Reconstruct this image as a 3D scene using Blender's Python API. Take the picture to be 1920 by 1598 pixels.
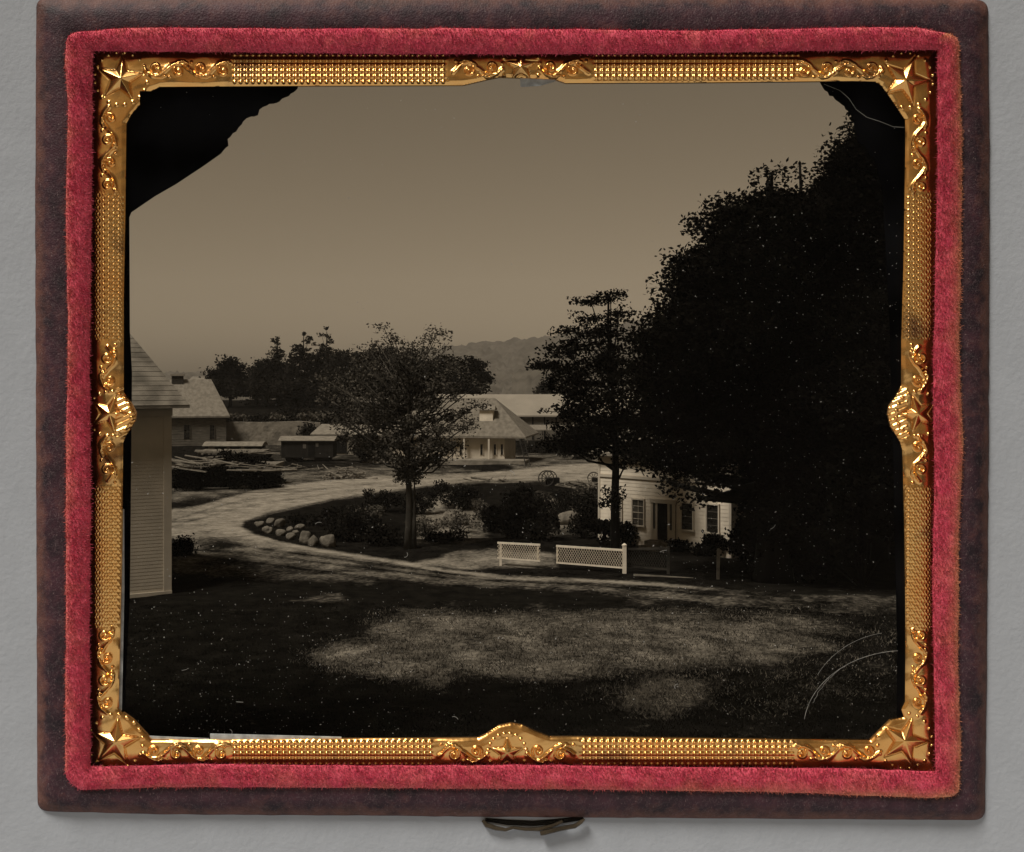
import bpy, math, random
import numpy as np
from math import radians as R
random.seed(7); RNG = np.random.default_rng(11)
for o in list(bpy.data.objects): bpy.data.objects.remove(o)
SC = bpy.context.scene; COL = SC.collection

# ---------------------------------------------------------------- camera, light
F = 2200.0; CX = 960.0; YH = 700.0; H = 8.95; D0 = 25.0      # focal (px), principal column, horizon row, eye height, case distance
cam_d = bpy.data.cameras.new('camera'); cam = bpy.data.objects.new('camera', cam_d); COL.objects.link(cam)
cam_d.sensor_width = 36; cam_d.sensor_fit = 'HORIZONTAL'; cam_d.lens = F * 36 / 1920
cam_d.shift_y = -(799 - YH) / 1920.0
cam_d.clip_end = 9000; cam_d.clip_start = 0.1
cam.location = (0, 0, H); cam.rotation_euler = (R(90), 0, 0); SC.camera = cam
SUN_EL, SUN_AZ = 58.0, 48.0        # sun behind the camera, to its left
W = bpy.data.worlds.new('World'); SC.world = W; W.use_nodes = True
wn = W.node_tree; wn.nodes.clear()
sky = wn.nodes.new('ShaderNodeTexSky'); sky.sky_type = 'NISHITA'; sky.sun_disc = False
sky.sun_elevation = R(SUN_EL); sky.sun_rotation = R(180 + SUN_AZ); sky.air_density = 0.8; sky.dust_density = 1.4
bw = wn.nodes.new('ShaderNodeRGBToBW'); mul = wn.nodes.new('ShaderNodeMix'); mul.data_type = 'RGBA'; mul.blend_type = 'MULTIPLY'
mul.inputs['Factor'].default_value = 1; mul.inputs['B'].default_value = (1.0, .775, .505, 1)
bg = wn.nodes.new('ShaderNodeBackground'); bg.inputs['Strength'].default_value = 0.053
wo = wn.nodes.new('ShaderNodeOutputWorld')
wn.links.new(sky.outputs[0], bw.inputs[0]); wn.links.new(bw.outputs[0], mul.inputs['A'])
wn.links.new(mul.outputs['Result'], bg.inputs[0]); wn.links.new(bg.outputs[0], wo.inputs[0])
sd = bpy.data.lights.new('sun', 'SUN'); sun = bpy.data.objects.new('sun', sd); COL.objects.link(sun)
sd.energy = 3.5; sd.angle = R(17); sd.color = (1, .95, .87)
sun.rotation_euler = (R(90 - SUN_EL), 0, -R(SUN_AZ)); sun.location = (-15, -20, 40)
SC.view_settings.view_transform = 'Standard'; SC.view_settings.look = 'None'; SC.view_settings.exposure = 0; SC.view_settings.gamma = 1

# ---------------------------------------------------------------- helpers
def P(px, row, d): return np.array(((px - CX) / F * d, d, H - (row - YH) / F * d))
def sstep(a, b, x):
    t = np.clip((x - a) / (b - a), 0, 1); return t * t * (3 - 2 * t)
def terrain(x, y):
    x = np.asarray(x, float); y = np.asarray(y, float)
    z = np.zeros(np.broadcast(x, y).shape)
    px = CX + F * x / y
    # hollow inside the bend of the road
    z = z - 1.1 * sstep(63, 70, y) * (1 - sstep(80, 91, y)) * sstep(600, 760, px) * (1 - sstep(1080, 1180, px))
    # bank and field on the left behind the white wall
    z = z + 2.6 * sstep(147, 151, y) * (1 - sstep(770, 830, px))
    z = z + 0.9 * sstep(151, 185, y) * (1 - sstep(600, 760, px))
    z = z + 0.10 * np.sin(x * .31 + 1) * np.sin(y * .23) * sstep(30, 45, y) + .04 * np.sin(x * 1.3) * np.sin(y * 1.1 + x * .4)
    z = z - 26 * sstep(230, 520, y)
    return z
def G(px, row):
    d = H * F / max(row - YH, 5)
    for _ in range(12):
        x = (px - CX) / F * d; d = .5 * d + .5 * (H - float(terrain(x, d))) * F / (row - YH)
    x = (px - CX) / F * d
    return np.array((x, d, float(terrain(x, d))))

def mat(name, col, rough=.9, metal=0., bump=0., bscale=8., var=.25, vscale=3., spec=.08, col2=None, stretch=(1, 1, 1), detail=6, bdist=.02, fac=(.35, .65)):
    m = bpy.data.materials.new(name); m.use_nodes = True; nt = m.node_tree; b = nt.nodes['Principled BSDF']
    b.inputs['Roughness'].default_value = rough; b.inputs['Metallic'].default_value = metal; b.inputs['Specular IOR Level'].default_value = spec
    tc = nt.nodes.new('ShaderNodeTexCoord'); mp = nt.nodes.new('ShaderNodeMapping'); mp.inputs['Scale'].default_value = stretch
    nt.links.new(tc.outputs['Object'], mp.inputs[0])
    n = nt.nodes.new('ShaderNodeTexNoise'); n.inputs['Scale'].default_value = vscale; n.inputs['Detail'].default_value = detail
    nt.links.new(mp.outputs[0], n.inputs[0])
    r = nt.nodes.new('ShaderNodeValToRGB'); r.color_ramp.elements[0].position = fac[0]; r.color_ramp.elements[1].position = fac[1]
    c1 = tuple(c * (1 - var) for c in col); c2 = col2 or tuple(c * (1 + var) for c in col)
    r.color_ramp.elements[0].color = (*c1, 1); r.color_ramp.elements[1].color = (*c2, 1)
    nt.links.new(n.outputs[0], r.inputs[0]); nt.links.new(r.outputs[0], b.inputs['Base Color'])
    if bump:
        n2 = nt.nodes.new('ShaderNodeTexNoise'); n2.inputs['Scale'].default_value = bscale; n2.inputs['Detail'].default_value = 8
        nt.links.new(mp.outputs[0], n2.inputs[0])
        bp = nt.nodes.new('ShaderNodeBump'); bp.inputs['Strength'].default_value = bump; bp.inputs['Distance'].default_value = bdist
        nt.links.new(n2.outputs[0], bp.inputs['Height']); nt.links.new(bp.outputs[0], b.inputs['Normal'])
    return m
def sep(v, k=1.0): return (v * k, v * .87 * k, v * .68 * k)     # the sepia of the plate

def tag(o, label=None, cat=None, group=None, kind=None):
    if label: o['label'] = label
    if cat: o['category'] = cat
    if group: o['group'] = group
    if kind: o['kind'] = kind
    return o
def thing(name, loc, label, cat, group=None):
    o = bpy.data.objects.new(name, None); COL.objects.link(o); o.location = tuple(float(v) for v in loc)
    o.empty_display_size = .2
    return tag(o, label, cat, group)
def wloc(o):
    v = np.zeros(3)
    while o is not None: v += np.array(o.location); o = o.parent
    return v
def nmesh(name, V, Fc, m, parent=None, smooth=False, origin=None, attr=None):
    """V (n,3) world coords, Fc (k,3|4) int array or list of lists; links ONE object"""
    V = np.asarray(V, float)
    if parent is not None: org = wloc(parent); loc = (0, 0, 0)
    elif origin is not None: org = np.array(origin, float); loc = org
    else: org = np.array((V[:, 0].mean(), V[:, 1].mean(), V[:, 2].min())); loc = org
    V = V - org
    me = bpy.data.meshes.new(name)
    if isinstance(Fc, np.ndarray):
        k, w = Fc.shape
        me.vertices.add(len(V)); me.vertices.foreach_set('co', V.astype(np.float32).ravel())
        me.loops.add(k * w); me.loops.foreach_set('vertex_index', Fc.astype(np.int32).ravel())
        me.polygons.add(k); me.polygons.foreach_set('loop_start', np.arange(0, k * w, w, dtype=np.int32))
        me.polygons.foreach_set('loop_total', np.full(k, w, dtype=np.int32))
        me.update(calc_edges=True)
    else:
        me.from_pydata([tuple(v) for v in V], [], [tuple(f) for f in Fc])
    me.materials.append(m)
    if smooth: me.polygons.foreach_set('use_smooth', np.ones(len(me.polygons), dtype=bool))
    if attr:
        for an, av in attr.items():
            a = me.attributes.new(an, 'FLOAT', 'POINT'); a.data.foreach_set('value', np.asarray(av, dtype=np.float32))
    me.update()
    o = bpy.data.objects.new(name, me); COL.objects.link(o); o.location = tuple(loc)
    if parent is not None: o.parent = parent
    return o
class MB:
    def __init__(s): s.v = []; s.f = []
    def add(s, V, Fs):
        n = len(s.v); s.v += [tuple(map(float, v)) for v in V]; s.f += [[i + n for i in f] for f in Fs]; return s
    def hexa(s, p):   # 8 points: bottom 4 then top 4
        return s.add(p, [(0, 3, 2, 1), (4, 5, 6, 7), (0, 1, 5, 4), (1, 2, 6, 5), (2, 3, 7, 6), (3, 0, 4, 7)])
    def box(s, c, sz, rz=0.):
        c = np.array(c); a, b, h = sz; cs, sn = math.cos(rz), math.sin(rz); p = []
        for z in (0, 1):
            for (i, j) in ((-.5, -.5), (.5, -.5), (.5, .5), (-.5, .5)):
                x, y = i * a, j * b; p.append(c + np.array((x * cs - y * sn, x * sn + y * cs, z * h)))
        return s.hexa(p)
    def bar(s, p, q, w, h=None):
        p = np.array(p, float); q = np.array(q, float); h = h or w; d = q - p; d /= np.linalg.norm(d)
        up = np.array((0, 0, 1.)) if abs(d[2]) < .9 else np.array((0, 1., 0)); a = np.cross(d, up); a /= np.linalg.norm(a); b = np.cross(a, d)
        pts = [e + a * i * w / 2 + b * j * h / 2 for e in (p, q) for (i, j) in ((-1, -1), (1, -1), (1, 1), (-1, 1))]
        return s.hexa(pts)
    def tube(s, pts, rad, n=8, caps=True):
        pts = [np.array(p, float) for p in pts]; V = []; Fs = []
        for i, p in enumerate(pts):
            d = pts[min(i + 1, len(pts) - 1)] - pts[max(i - 1, 0)]; d /= (np.linalg.norm(d) + 1e-9)
            up = np.array((0, 0, 1.)) if abs(d[2]) < .9 else np.array((0, 1., 0)); a = np.cross(d, up); a /= np.linalg.norm(a); b = np.cross(d, a)
            for k in range(n):
                t = 2 * math.pi * k / n; V.append(p + (a * math.cos(t) + b * math.sin(t)) * rad[i])
        for i in range(len(pts) - 1):
            for k in range(n):
                k2 = (k + 1) % n; Fs.append((i * n + k, i * n + k2, (i + 1) * n + k2, (i + 1) * n + k))
        if caps: Fs += [tuple(range(n))[::-1], tuple(range((len(pts) - 1) * n, len(pts) * n))]
        return s.add(V, Fs)
    def build(s, name, m, parent=None, smooth=False, origin=None): return nmesh(name, np.array(s.v), s.f, m, parent, smooth, origin)

class Fr:   # a building's own frame: a along the front, b into depth, c up
    def __init__(s, A, u):
        s.A = np.array(A, float); u = np.array((u[0], u[1], 0.)); s.u = u / np.linalg.norm(u); s.v = np.array((-s.u[1], s.u[0], 0))
    def p(s, a, b, c): return s.A + s.u * a + s.v * b + np.array((0, 0, c))
    def on(s, px, row, b=0.):   # where the sight line through a pixel meets the front plane
        k = (px - CX) / F; A = s.A + s.v * b
        a = (k * A[1] - A[0]) / (s.u[0] - k * s.u[1]); d = A[1] + a * s.u[1]
        return a, H - (row - YH) / F * d - s.A[2]
    def box(s, mb, a0, a1, b0, b1, c0, c1):
        return mb.hexa([s.p(a0, b0, c0), s.p(a1, b0, c0), s.p(a1, b1, c0), s.p(a0, b1, c0), s.p(a0, b0, c1), s.p(a1, b0, c1), s.p(a1, b1, c1), s.p(a0, b1, c1)])
    def clap(s, mb, a0, a1, b, c0, c1, st, lap=.025, side=False):
        n = max(1, int((c1 - c0) / st)); V = []; Fs = []
        for i in range(n):
            z0 = c0 + (c1 - c0) * i / n; z1 = c0 + (c1 - c0) * (i + 1) / n; k = len(V)
            if side: V += [s.p(b + lap, a0, z0), s.p(b + lap, a1, z0), s.p(b, a1, z1), s.p(b, a0, z1), s.p(b, a0, z0), s.p(b, a1, z0)]
            else: V += [s.p(a0, b - lap, z0), s.p(a1, b - lap, z0), s.p(a1, b, z1), s.p(a0, b, z1), s.p(a0, b, z0), s.p(a1, b, z0)]
            Fs += [(k, k + 1, k + 2, k + 3), (k, k + 4, k + 5, k + 1)]
        return mb.add(V, Fs)
def hip_roof(fr, a0, a1, b0, b1, c0, rise, in0, in1, th=.16, courses=0, lift=.02):
    mb = MB(); bm = (b0 + b1) / 2
    r0, r1 = fr.p(a0 + in0, bm, c0 + rise), fr.p(a1 - in1, bm, c0 + rise)
    e = [fr.p(a0, b0, c0), fr.p(a1, b0, c0), fr.p(a1, b1, c0), fr.p(a0, b1, c0)]
    lo = [q - np.array((0, 0, th)) for q in e]
    mb.add(e + lo, [(0, 4, 5, 1), (1, 5, 6, 2), (2, 6, 7, 3), (3, 7, 4, 0), (4, 7, 6, 5)])
    if not courses: mb.add(e + [r0, r1], [(0, 1, 5, 4), (1, 2, 5), (2, 3, 4, 5), (3, 0, 4)])
    else:
        mb.add(e + [r0, r1], [(1, 2, 5), (2, 3, 4, 5), (3, 0, 4)])
        n = courses
        for i in range(n):
            t0, t1 = i / n, (i + 1) / n
            A0, A1 = e[0] * (1 - t0) + r0 * t0, e[1] * (1 - t0) + r1 * t0
            B0, B1 = e[0] * (1 - t1) + r0 * t1, e[1] * (1 - t1) + r1 * t1
            up = np.array((0, 0, lift)) - fr.v * lift * .6
            mb.add([A0 + up, A1 + up, B1, B0, A0, A1], [(0, 1, 2, 3), (0, 4, 5, 1)])
    return mb
def leaves(C, size, flat=.6, asp=.6):
    n = len(C); a = RNG.normal(size=(n, 3)); a[:, 2] *= flat; a /= np.linalg.norm(a, axis=1)[:, None]
    b = np.cross(a, RNG.normal(size=(n, 3))); b /= np.linalg.norm(b, axis=1)[:, None]
    s = (size * RNG.uniform(.6, 1.3, n))[:, None]
    V = np.stack([C - a * s, C - b * s * asp + a * s * .2, C + a * s, C + b * s * asp + a * s * .2], 1).reshape(-1, 3)
    return V, np.arange(4 * n).reshape(n, 4)
def crown_pts(clumps, per=34, tuft=.34, fl=.5):
    """clumps: (centre3, (rx,ry,rz), n) -> leaf centres gathered in tufts"""
    out = []; cents = []
    for c, r, n in clumps:
        k = max(3, n // per); q = RNG.normal(size=(k, 3)); q /= np.linalg.norm(q, axis=1)[:, None]
        q *= (RNG.uniform(.12, 1, (k, 1)) ** .5); tc = np.array(c) + q * np.array(r)
        cents.append(tc)
        rr = RNG.uniform(.6, 1.35, (k, 1, 1)) * tuft
        out.append((tc[:, None, :] + np.clip(RNG.normal(size=(k, per, 3)), -1.45, 1.45) * rr * np.array((1, 1, fl))).reshape(-1, 3))
    return np.concatenate(out), cents

# ---------------------------------------------------------------- materials
M = {}
def attr_mat(name, build):
    m = bpy.data.materials.new(name); m.use_nodes = True; build(m.node_tree, m.node_tree.nodes['Principled BSDF']); M[name] = m; return m
def ground_nodes(nt, b):
    L = nt.links.new; N = nt.nodes.new
    at = N('ShaderNodeAttribute'); at.attribute_name = 'dirt'; tc = N('ShaderNodeTexCoord')
    def noise(scale, st=(1, 1, 1), det=8, rough=.6):
        mp = N('ShaderNodeMapping'); mp.inputs['Scale'].default_value = st; L(tc.outputs['Object'], mp.inputs[0])
        n = N('ShaderNodeTexNoise'); n.inputs['Scale'].default_value = scale; n.inputs['Detail'].default_value = det; n.inputs['Roughness'].default_value = rough
        L(mp.outputs[0], n.inputs[0]); return n.outputs[0]
    def math_(op, a, c):
        x = N('ShaderNodeMath'); x.operation = op
        for i, v in enumerate((a, c)):
            if isinstance(v, (int, float)): x.inputs[i].default_value = v
            else: L(v, x.inputs[i])
        return x.outputs[0]
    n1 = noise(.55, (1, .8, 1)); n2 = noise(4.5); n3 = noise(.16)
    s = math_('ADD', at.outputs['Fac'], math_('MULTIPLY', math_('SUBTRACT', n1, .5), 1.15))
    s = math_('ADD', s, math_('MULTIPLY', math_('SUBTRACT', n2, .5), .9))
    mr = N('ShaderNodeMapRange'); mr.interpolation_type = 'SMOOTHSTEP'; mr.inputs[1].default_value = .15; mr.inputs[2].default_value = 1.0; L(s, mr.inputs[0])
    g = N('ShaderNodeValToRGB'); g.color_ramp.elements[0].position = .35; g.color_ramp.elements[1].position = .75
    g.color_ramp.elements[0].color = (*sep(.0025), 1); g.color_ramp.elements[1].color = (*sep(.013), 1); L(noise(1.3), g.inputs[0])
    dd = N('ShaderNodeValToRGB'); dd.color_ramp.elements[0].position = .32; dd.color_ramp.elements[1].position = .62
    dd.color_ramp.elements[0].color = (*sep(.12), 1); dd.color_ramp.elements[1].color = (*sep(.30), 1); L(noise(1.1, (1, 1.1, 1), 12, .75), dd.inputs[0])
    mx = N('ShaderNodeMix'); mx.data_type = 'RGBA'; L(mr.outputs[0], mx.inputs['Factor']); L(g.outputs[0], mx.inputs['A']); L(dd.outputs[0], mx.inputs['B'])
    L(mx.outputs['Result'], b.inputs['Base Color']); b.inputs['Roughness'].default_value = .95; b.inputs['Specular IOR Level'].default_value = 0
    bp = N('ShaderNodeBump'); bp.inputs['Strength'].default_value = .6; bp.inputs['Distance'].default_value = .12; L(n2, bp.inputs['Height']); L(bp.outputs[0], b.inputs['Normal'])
attr_mat('earth', ground_nodes)
M['white'] = mat('white_paint', sep(.58), .7, var=.12, vscale=1.5, bump=.2, bscale=30)
M['white_near'] = mat('cream_paint', sep(.46), .7, var=.08, vscale=1.2, bump=.2, bscale=30)
M['trim'] = mat('trim_paint', sep(.42), .6, var=.05)
M['fence'] = mat('fence_paint', sep(.60), .6, var=.08, vscale=4)
M['grey_board'] = mat('weathered_board', sep(.10), .9, var=.25, vscale=1.5, stretch=(1, 1, 6))
M['roof'] = mat('wood_shingle', sep(.17), .9, var=.2, vscale=2.6, bump=.5, bscale=9)
M['roof_near'] = mat('old_shingle', sep(.15), .9, var=.3, vscale=1.6, bump=.6, bscale=14)
M['roof_pale'] = mat('pale_roof', sep(.23), .8, var=.08, vscale=.4)
M['stone'] = mat('field_stone', sep(.13), .95, var=.35, vscale=2.2, bump=.8, bscale=5, bdist=.1)
M['boulder'] = mat('boulder_stone', sep(.12), .95, var=.35, vscale=2.5, bump=.9, bscale=4, bdist=.1)
M['lime'] = mat('limed_wall', sep(.16), .95, var=.35, vscale=.9, bump=.8, bscale=3, bdist=.1)
M['dark'] = mat('dark_wood', sep(.006), .9, var=.3)
M['brown'] = mat('wagon_wood', sep(.015), .9, var=.3, vscale=2, stretch=(1, 1, .3))
M['glass'] = mat('window_glass', sep(.012), .25, var=.3, spec=.3)
M['glass2'] = mat('curtained_glass', sep(.05), .3, var=.4, vscale=3, spec=.3)
M['plank'] = mat('sawn_plank', sep(.14), .9, var=.3, vscale=5)
M['logend'] = mat('log_bark', sep(.008), .95, var=.5, vscale=5)
M['brick'] = mat('dark_brick', sep(.04), .9, var=.3, vscale=5)
M['bark'] = mat('bark', sep(.045), .95, var=.4, vscale=3, bump=1, bscale=8, stretch=(1, 1, .25), bdist=.05)
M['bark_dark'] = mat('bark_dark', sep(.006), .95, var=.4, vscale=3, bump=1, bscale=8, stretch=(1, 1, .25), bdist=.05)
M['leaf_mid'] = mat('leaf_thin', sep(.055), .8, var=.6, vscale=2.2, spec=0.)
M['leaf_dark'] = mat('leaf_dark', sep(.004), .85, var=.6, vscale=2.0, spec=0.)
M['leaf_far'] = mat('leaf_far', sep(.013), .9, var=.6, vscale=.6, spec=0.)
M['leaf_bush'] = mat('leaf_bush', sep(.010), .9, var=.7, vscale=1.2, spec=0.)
M['leaf_pale'] = mat('leaf_pale', sep(.075), .9, var=.5, vscale=1.2, spec=0.)
M['grass'] = mat('grass_blade', sep(.007), .9, var=.6, vscale=.8, spec=0.)
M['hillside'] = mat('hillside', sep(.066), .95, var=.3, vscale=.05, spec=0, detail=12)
M['iron'] = mat('old_iron', sep(.03), .6, var=.3)
M['backdrop'] = mat('grey_card', (.42, .445, .485), .95, var=.025, vscale=1.5, bump=.35, bscale=9, bdist=.03, spec=.1)
M['plate_black'] = mat('varnish_and_shade_black', (.002, .002, .0025), .6, var=.8, vscale=.7, spec=.0, col2=(.006, .006, .007), fac=(.4, .8))
M['tape'] = mat('paper_tape', (.42, .44, .44), .9, var=.25, vscale=6, bump=.3)
M['dust'] = mat('dust', (.30, .29, .27), .9, var=.3)
M['clasp'] = mat('aged_brass', (.085, .065, .042), .35, metal=.75, var=.4, vscale=2)
def gold_nodes(nt, b):
    L = nt.links.new; N = nt.nodes.new
    tc = N('ShaderNodeTexCoord'); n = N('ShaderNodeTexNoise'); n.inputs['Scale'].default_value = 1.1; n.inputs['Detail'].default_value = 5; L(tc.outputs['Object'], n.inputs[0])
    r = N('ShaderNodeValToRGB'); e = r.color_ramp.elements; e[0].position = .25; e[0].color = (.30, .15, .07, 1); e[1].position = .42; e[1].color = (1.0, .58, .20, 1)
    e2 = e.new(.7); e2.color = (1.0, .50, .15, 1); L(n.outputs[0], r.inputs[0]); L(r.outputs[0], b.inputs['Base Color'])
    b.inputs['Metallic'].default_value = 1; b.inputs['Roughness'].default_value = .25
attr_mat('gold', gold_nodes)
def velvet_nodes(nt, b):
    L = nt.links.new; N = nt.nodes.new
    tc = N('ShaderNodeTexCoord'); n = N('ShaderNodeTexNoise'); n.inputs['Scale'].default_value = 3.5; n.inputs['Detail'].default_value = 8; n.inputs['Roughness'].default_value = .75; L(tc.outputs['Object'], n.inputs[0])
    r = N('ShaderNodeValToRGB'); e = r.color_ramp.elements; e[0].position = .30; e[0].color = (.46, .034, .082, 1); e[1].position = .74; e[1].color = (.66, .13, .175, 1); L(n.outputs[0], r.inputs[0])
    at = N('ShaderNodeAttribute'); at.attribute_name = 'wear'
    n2 = N('ShaderNodeTexNoise'); n2.inputs['Scale'].default_value = 2.2; n2.inputs['Detail'].default_value = 6; L(tc.outputs['Object'], n2.inputs[0])
    ma = N('ShaderNodeMath'); ma.operation = 'MULTIPLY_ADD'; L(n2.outputs[0], ma.inputs[0]); ma.inputs[1].default_value = .9; ma.inputs[2].default_value = -.50
    ad = N('ShaderNodeMath'); ad.operation = 'ADD'; L(ma.outputs[0], ad.inputs[0]); L(at.outputs['Fac'], ad.inputs[1]); ad.use_clamp = True
    mx = N('ShaderNodeMix'); mx.data_type = 'RGBA'; L(ad.outputs[0], mx.inputs['Factor']); L(r.outputs[0], mx.inputs['A']); mx.inputs['B'].default_value = (.60, .27, .14, 1)
    gi = N('ShaderNodeNewGeometry'); mr = N('ShaderNodeMapRange'); L(gi.outputs['Random Per Island'], mr.inputs[0]); mr.inputs[3].default_value = .5; mr.inputs[4].default_value = 1.45
    mm = N('ShaderNodeMix'); mm.data_type = 'RGBA'; mm.blend_type = 'MULTIPLY'; mm.inputs['Factor'].default_value = 1; L(mx.outputs['Result'], mm.inputs['A']); L(mr.outputs[0], mm.inputs['B'])
    L(mm.outputs['Result'], b.inputs['Base Color']); b.inputs['Roughness'].default_value = 1; b.inputs['Specular IOR Level'].default_value = .1
    b.inputs['Sheen Weight'].default_value = .25; b.inputs['Sheen Tint'].default_value = (1, .5, .45, 1)
attr_mat('velvet', velvet_nodes)
def leather_nodes(nt, b):
    L = nt.links.new; N = nt.nodes.new
    tc = N('ShaderNodeTexCoord')
    def nz(s, d=8, st=(1, 1, 1)):
        mp = N('ShaderNodeMapping'); mp.inputs['Scale'].default_value = st; L(tc.outputs['Object'], mp.inputs[0])
        n = N('ShaderNodeTexNoise'); n.inputs['Scale'].default_value = s; n.inputs['Detail'].default_value = d; n.inputs['Roughness'].default_value = .65; L(mp.outputs[0], n.inputs[0]); return n.outputs[0]
    r = N('ShaderNodeValToRGB'); e = r.color_ramp.elements; e[0].position = .33; e[0].color = (.018, .010, .015, 1); e[1].position = .68; e[1].color = (.072, .025, .037, 1); L(nz(1.6), r.inputs[0])
    at = N('ShaderNodeAttribute'); at.attribute_name = 'wear'
    ad = N('ShaderNodeMath'); ad.operation = 'ADD'; ma = N('ShaderNodeMath'); ma.operation = 'MULTIPLY_ADD'; L(nz(3.2), ma.inputs[0]); ma.inputs[1].default_value = 1.5; ma.inputs[2].default_value = -.82
    L(at.outputs['Fac'], ad.inputs[0]); L(ma.outputs[0], ad.inputs[1]); ad.use_clamp = True
    mx = N('ShaderNodeMix'); mx.data_type = 'RGBA'; L(ad.outputs[0], mx.inputs['Factor']); L(r.outputs[0], mx.inputs['A']); mx.inputs['B'].default_value = (.19, .085, .055, 1)
    sc = N('ShaderNodeValToRGB'); e = sc.color_ramp.elements; e[0].position = .62; e[0].color = (0, 0, 0, 1); e[1].position = .70; e[1].color = (1, 1, 1, 1); L(nz(30, 5, (1, 1, .45)), sc.inputs[0])
    m2 = N('ShaderNodeMix'); m2.data_type = 'RGBA'; L(sc.outputs[0], m2.inputs['Factor']); L(mx.outputs['Result'], m2.inputs['A']); m2.inputs['B'].default_value = (.20, .14, .14, 1)
    hl = N('ShaderNodeValToRGB'); e = hl.color_ramp.elements; e[0].position = .487; e[0].color = (0, 0, 0, 1); e[1].position = .513; e[1].color = (0, 0, 0, 1); ee = e.new(.5); ee.color = (.38, .38, .38, 1); L(nz(4.5, 5), hl.inputs[0])
    m3 = N('ShaderNodeMix'); m3.data_type = 'RGBA'; L(hl.outputs[0], m3.inputs['Factor']); L(m2.outputs['Result'], m3.inputs['A']); m3.inputs['B'].default_value = (.20, .15, .155, 1)
    L(m3.outputs['Result'], b.inputs['Base Color']); b.inputs['Roughness'].default_value = .62; b.inputs['Specular IOR Level'].default_value = .3
    v = N('ShaderNodeTexVoronoi'); v.inputs['Scale'].default_value = 24; L(tc.outputs['Object'], v.inputs[0])
    a2 = N('ShaderNodeMath'); a2.operation = 'ADD'; L(v.outputs['Distance'], a2.inputs[0]); L(nz(22, 6, (1, 1, 1)), a2.inputs[1])
    bp = N('ShaderNodeBump'); bp.inputs['Strength'].default_value = .6; bp.inputs['Distance'].default_value = .012; L(a2.outputs[0], bp.inputs['Height']); L(bp.outputs[0], b.inputs['Normal'])
attr_mat('leather', leather_nodes)

# ---------------------------------------------------------------- ground and roads
def seg_dist(X, Y, poly, closed=True):
    best = np.full(X.shape, 1e9); n = len(poly)
    for i in range(n if closed else n - 1):
        x0, y0 = poly[i]; x1, y1 = poly[(i + 1) % n]; dx, dy = x1 - x0, y1 - y0
        t = np.clip(((X - x0) * dx + (Y - y0) * dy) / (dx * dx + dy * dy + 1e-9), 0, 1)
        best = np.minimum(best, np.hypot(X - x0 - t * dx, Y - y0 - t * dy))
    return best
def inside(X, Y, poly):
    r = np.zeros(X.shape, bool); n = len(poly)
    for i in range(n):
        x0, y0 = poly[i]; x1, y1 = poly[(i + 1) % n]
        c = ((y0 > Y) != (y1 > Y)) & (X < (x1 - x0) * (Y - y0) / (y1 - y0 + 1e-12) + x0); r ^= c
    return r
def sdf(X, Y, poly): d = seg_dist(X, Y, poly); return np.where(inside(X, Y, poly), d, -d)
road_poly = [(1300, 862), (1120, 868), (1060, 871), (1000, 877), (940, 884), (880, 888), (700, 893), (640, 898), (560, 907), (480, 919), (420, 935), (370, 950), (250, 962), (180, 990),
             (180, 1020), (320, 1012), (350, 1042), (430, 1052), (520, 1062), (640, 1078), (720, 1088), (850, 1100), (1000, 1103), (1100, 1112), (1250, 1126), (1400, 1142), (1560, 1152), (1800, 1160),
             (1800, 1118), (1560, 1116), (1400, 1108), (1250, 1093), (1100, 1086), (950, 1080), (830, 1066), (760, 1053), (660, 1038), (590, 1029), (520, 1016), (475, 1001), (455, 990), (460, 979), (500, 965), (560, 951),
             (620, 938), (700, 926), (800, 913), (900, 905), (1000, 903), (1120, 905), (1300, 905)]
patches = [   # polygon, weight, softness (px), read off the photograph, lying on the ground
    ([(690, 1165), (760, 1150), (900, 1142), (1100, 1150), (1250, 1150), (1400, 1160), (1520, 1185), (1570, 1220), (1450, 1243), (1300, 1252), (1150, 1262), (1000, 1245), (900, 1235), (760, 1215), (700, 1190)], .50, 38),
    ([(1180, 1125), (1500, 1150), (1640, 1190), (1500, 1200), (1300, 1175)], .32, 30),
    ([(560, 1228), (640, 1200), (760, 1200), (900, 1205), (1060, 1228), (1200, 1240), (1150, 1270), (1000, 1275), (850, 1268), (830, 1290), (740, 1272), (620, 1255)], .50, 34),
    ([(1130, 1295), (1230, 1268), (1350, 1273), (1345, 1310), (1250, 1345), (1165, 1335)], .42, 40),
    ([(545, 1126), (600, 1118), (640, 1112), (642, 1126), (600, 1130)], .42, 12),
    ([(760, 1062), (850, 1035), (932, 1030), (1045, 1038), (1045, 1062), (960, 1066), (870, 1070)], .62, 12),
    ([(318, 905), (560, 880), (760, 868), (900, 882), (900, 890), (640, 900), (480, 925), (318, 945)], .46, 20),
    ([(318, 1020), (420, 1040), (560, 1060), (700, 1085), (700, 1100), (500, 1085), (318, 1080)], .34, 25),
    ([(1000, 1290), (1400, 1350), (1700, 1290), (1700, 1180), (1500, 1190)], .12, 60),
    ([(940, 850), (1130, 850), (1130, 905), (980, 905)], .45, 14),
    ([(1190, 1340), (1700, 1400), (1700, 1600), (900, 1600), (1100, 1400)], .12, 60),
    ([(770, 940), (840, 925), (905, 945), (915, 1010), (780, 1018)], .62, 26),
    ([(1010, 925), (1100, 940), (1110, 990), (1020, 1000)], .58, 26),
    ([(560, 800), (820, 800), (820, 865), (430, 865), (430, 830)], .30, 12),
]
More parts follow.
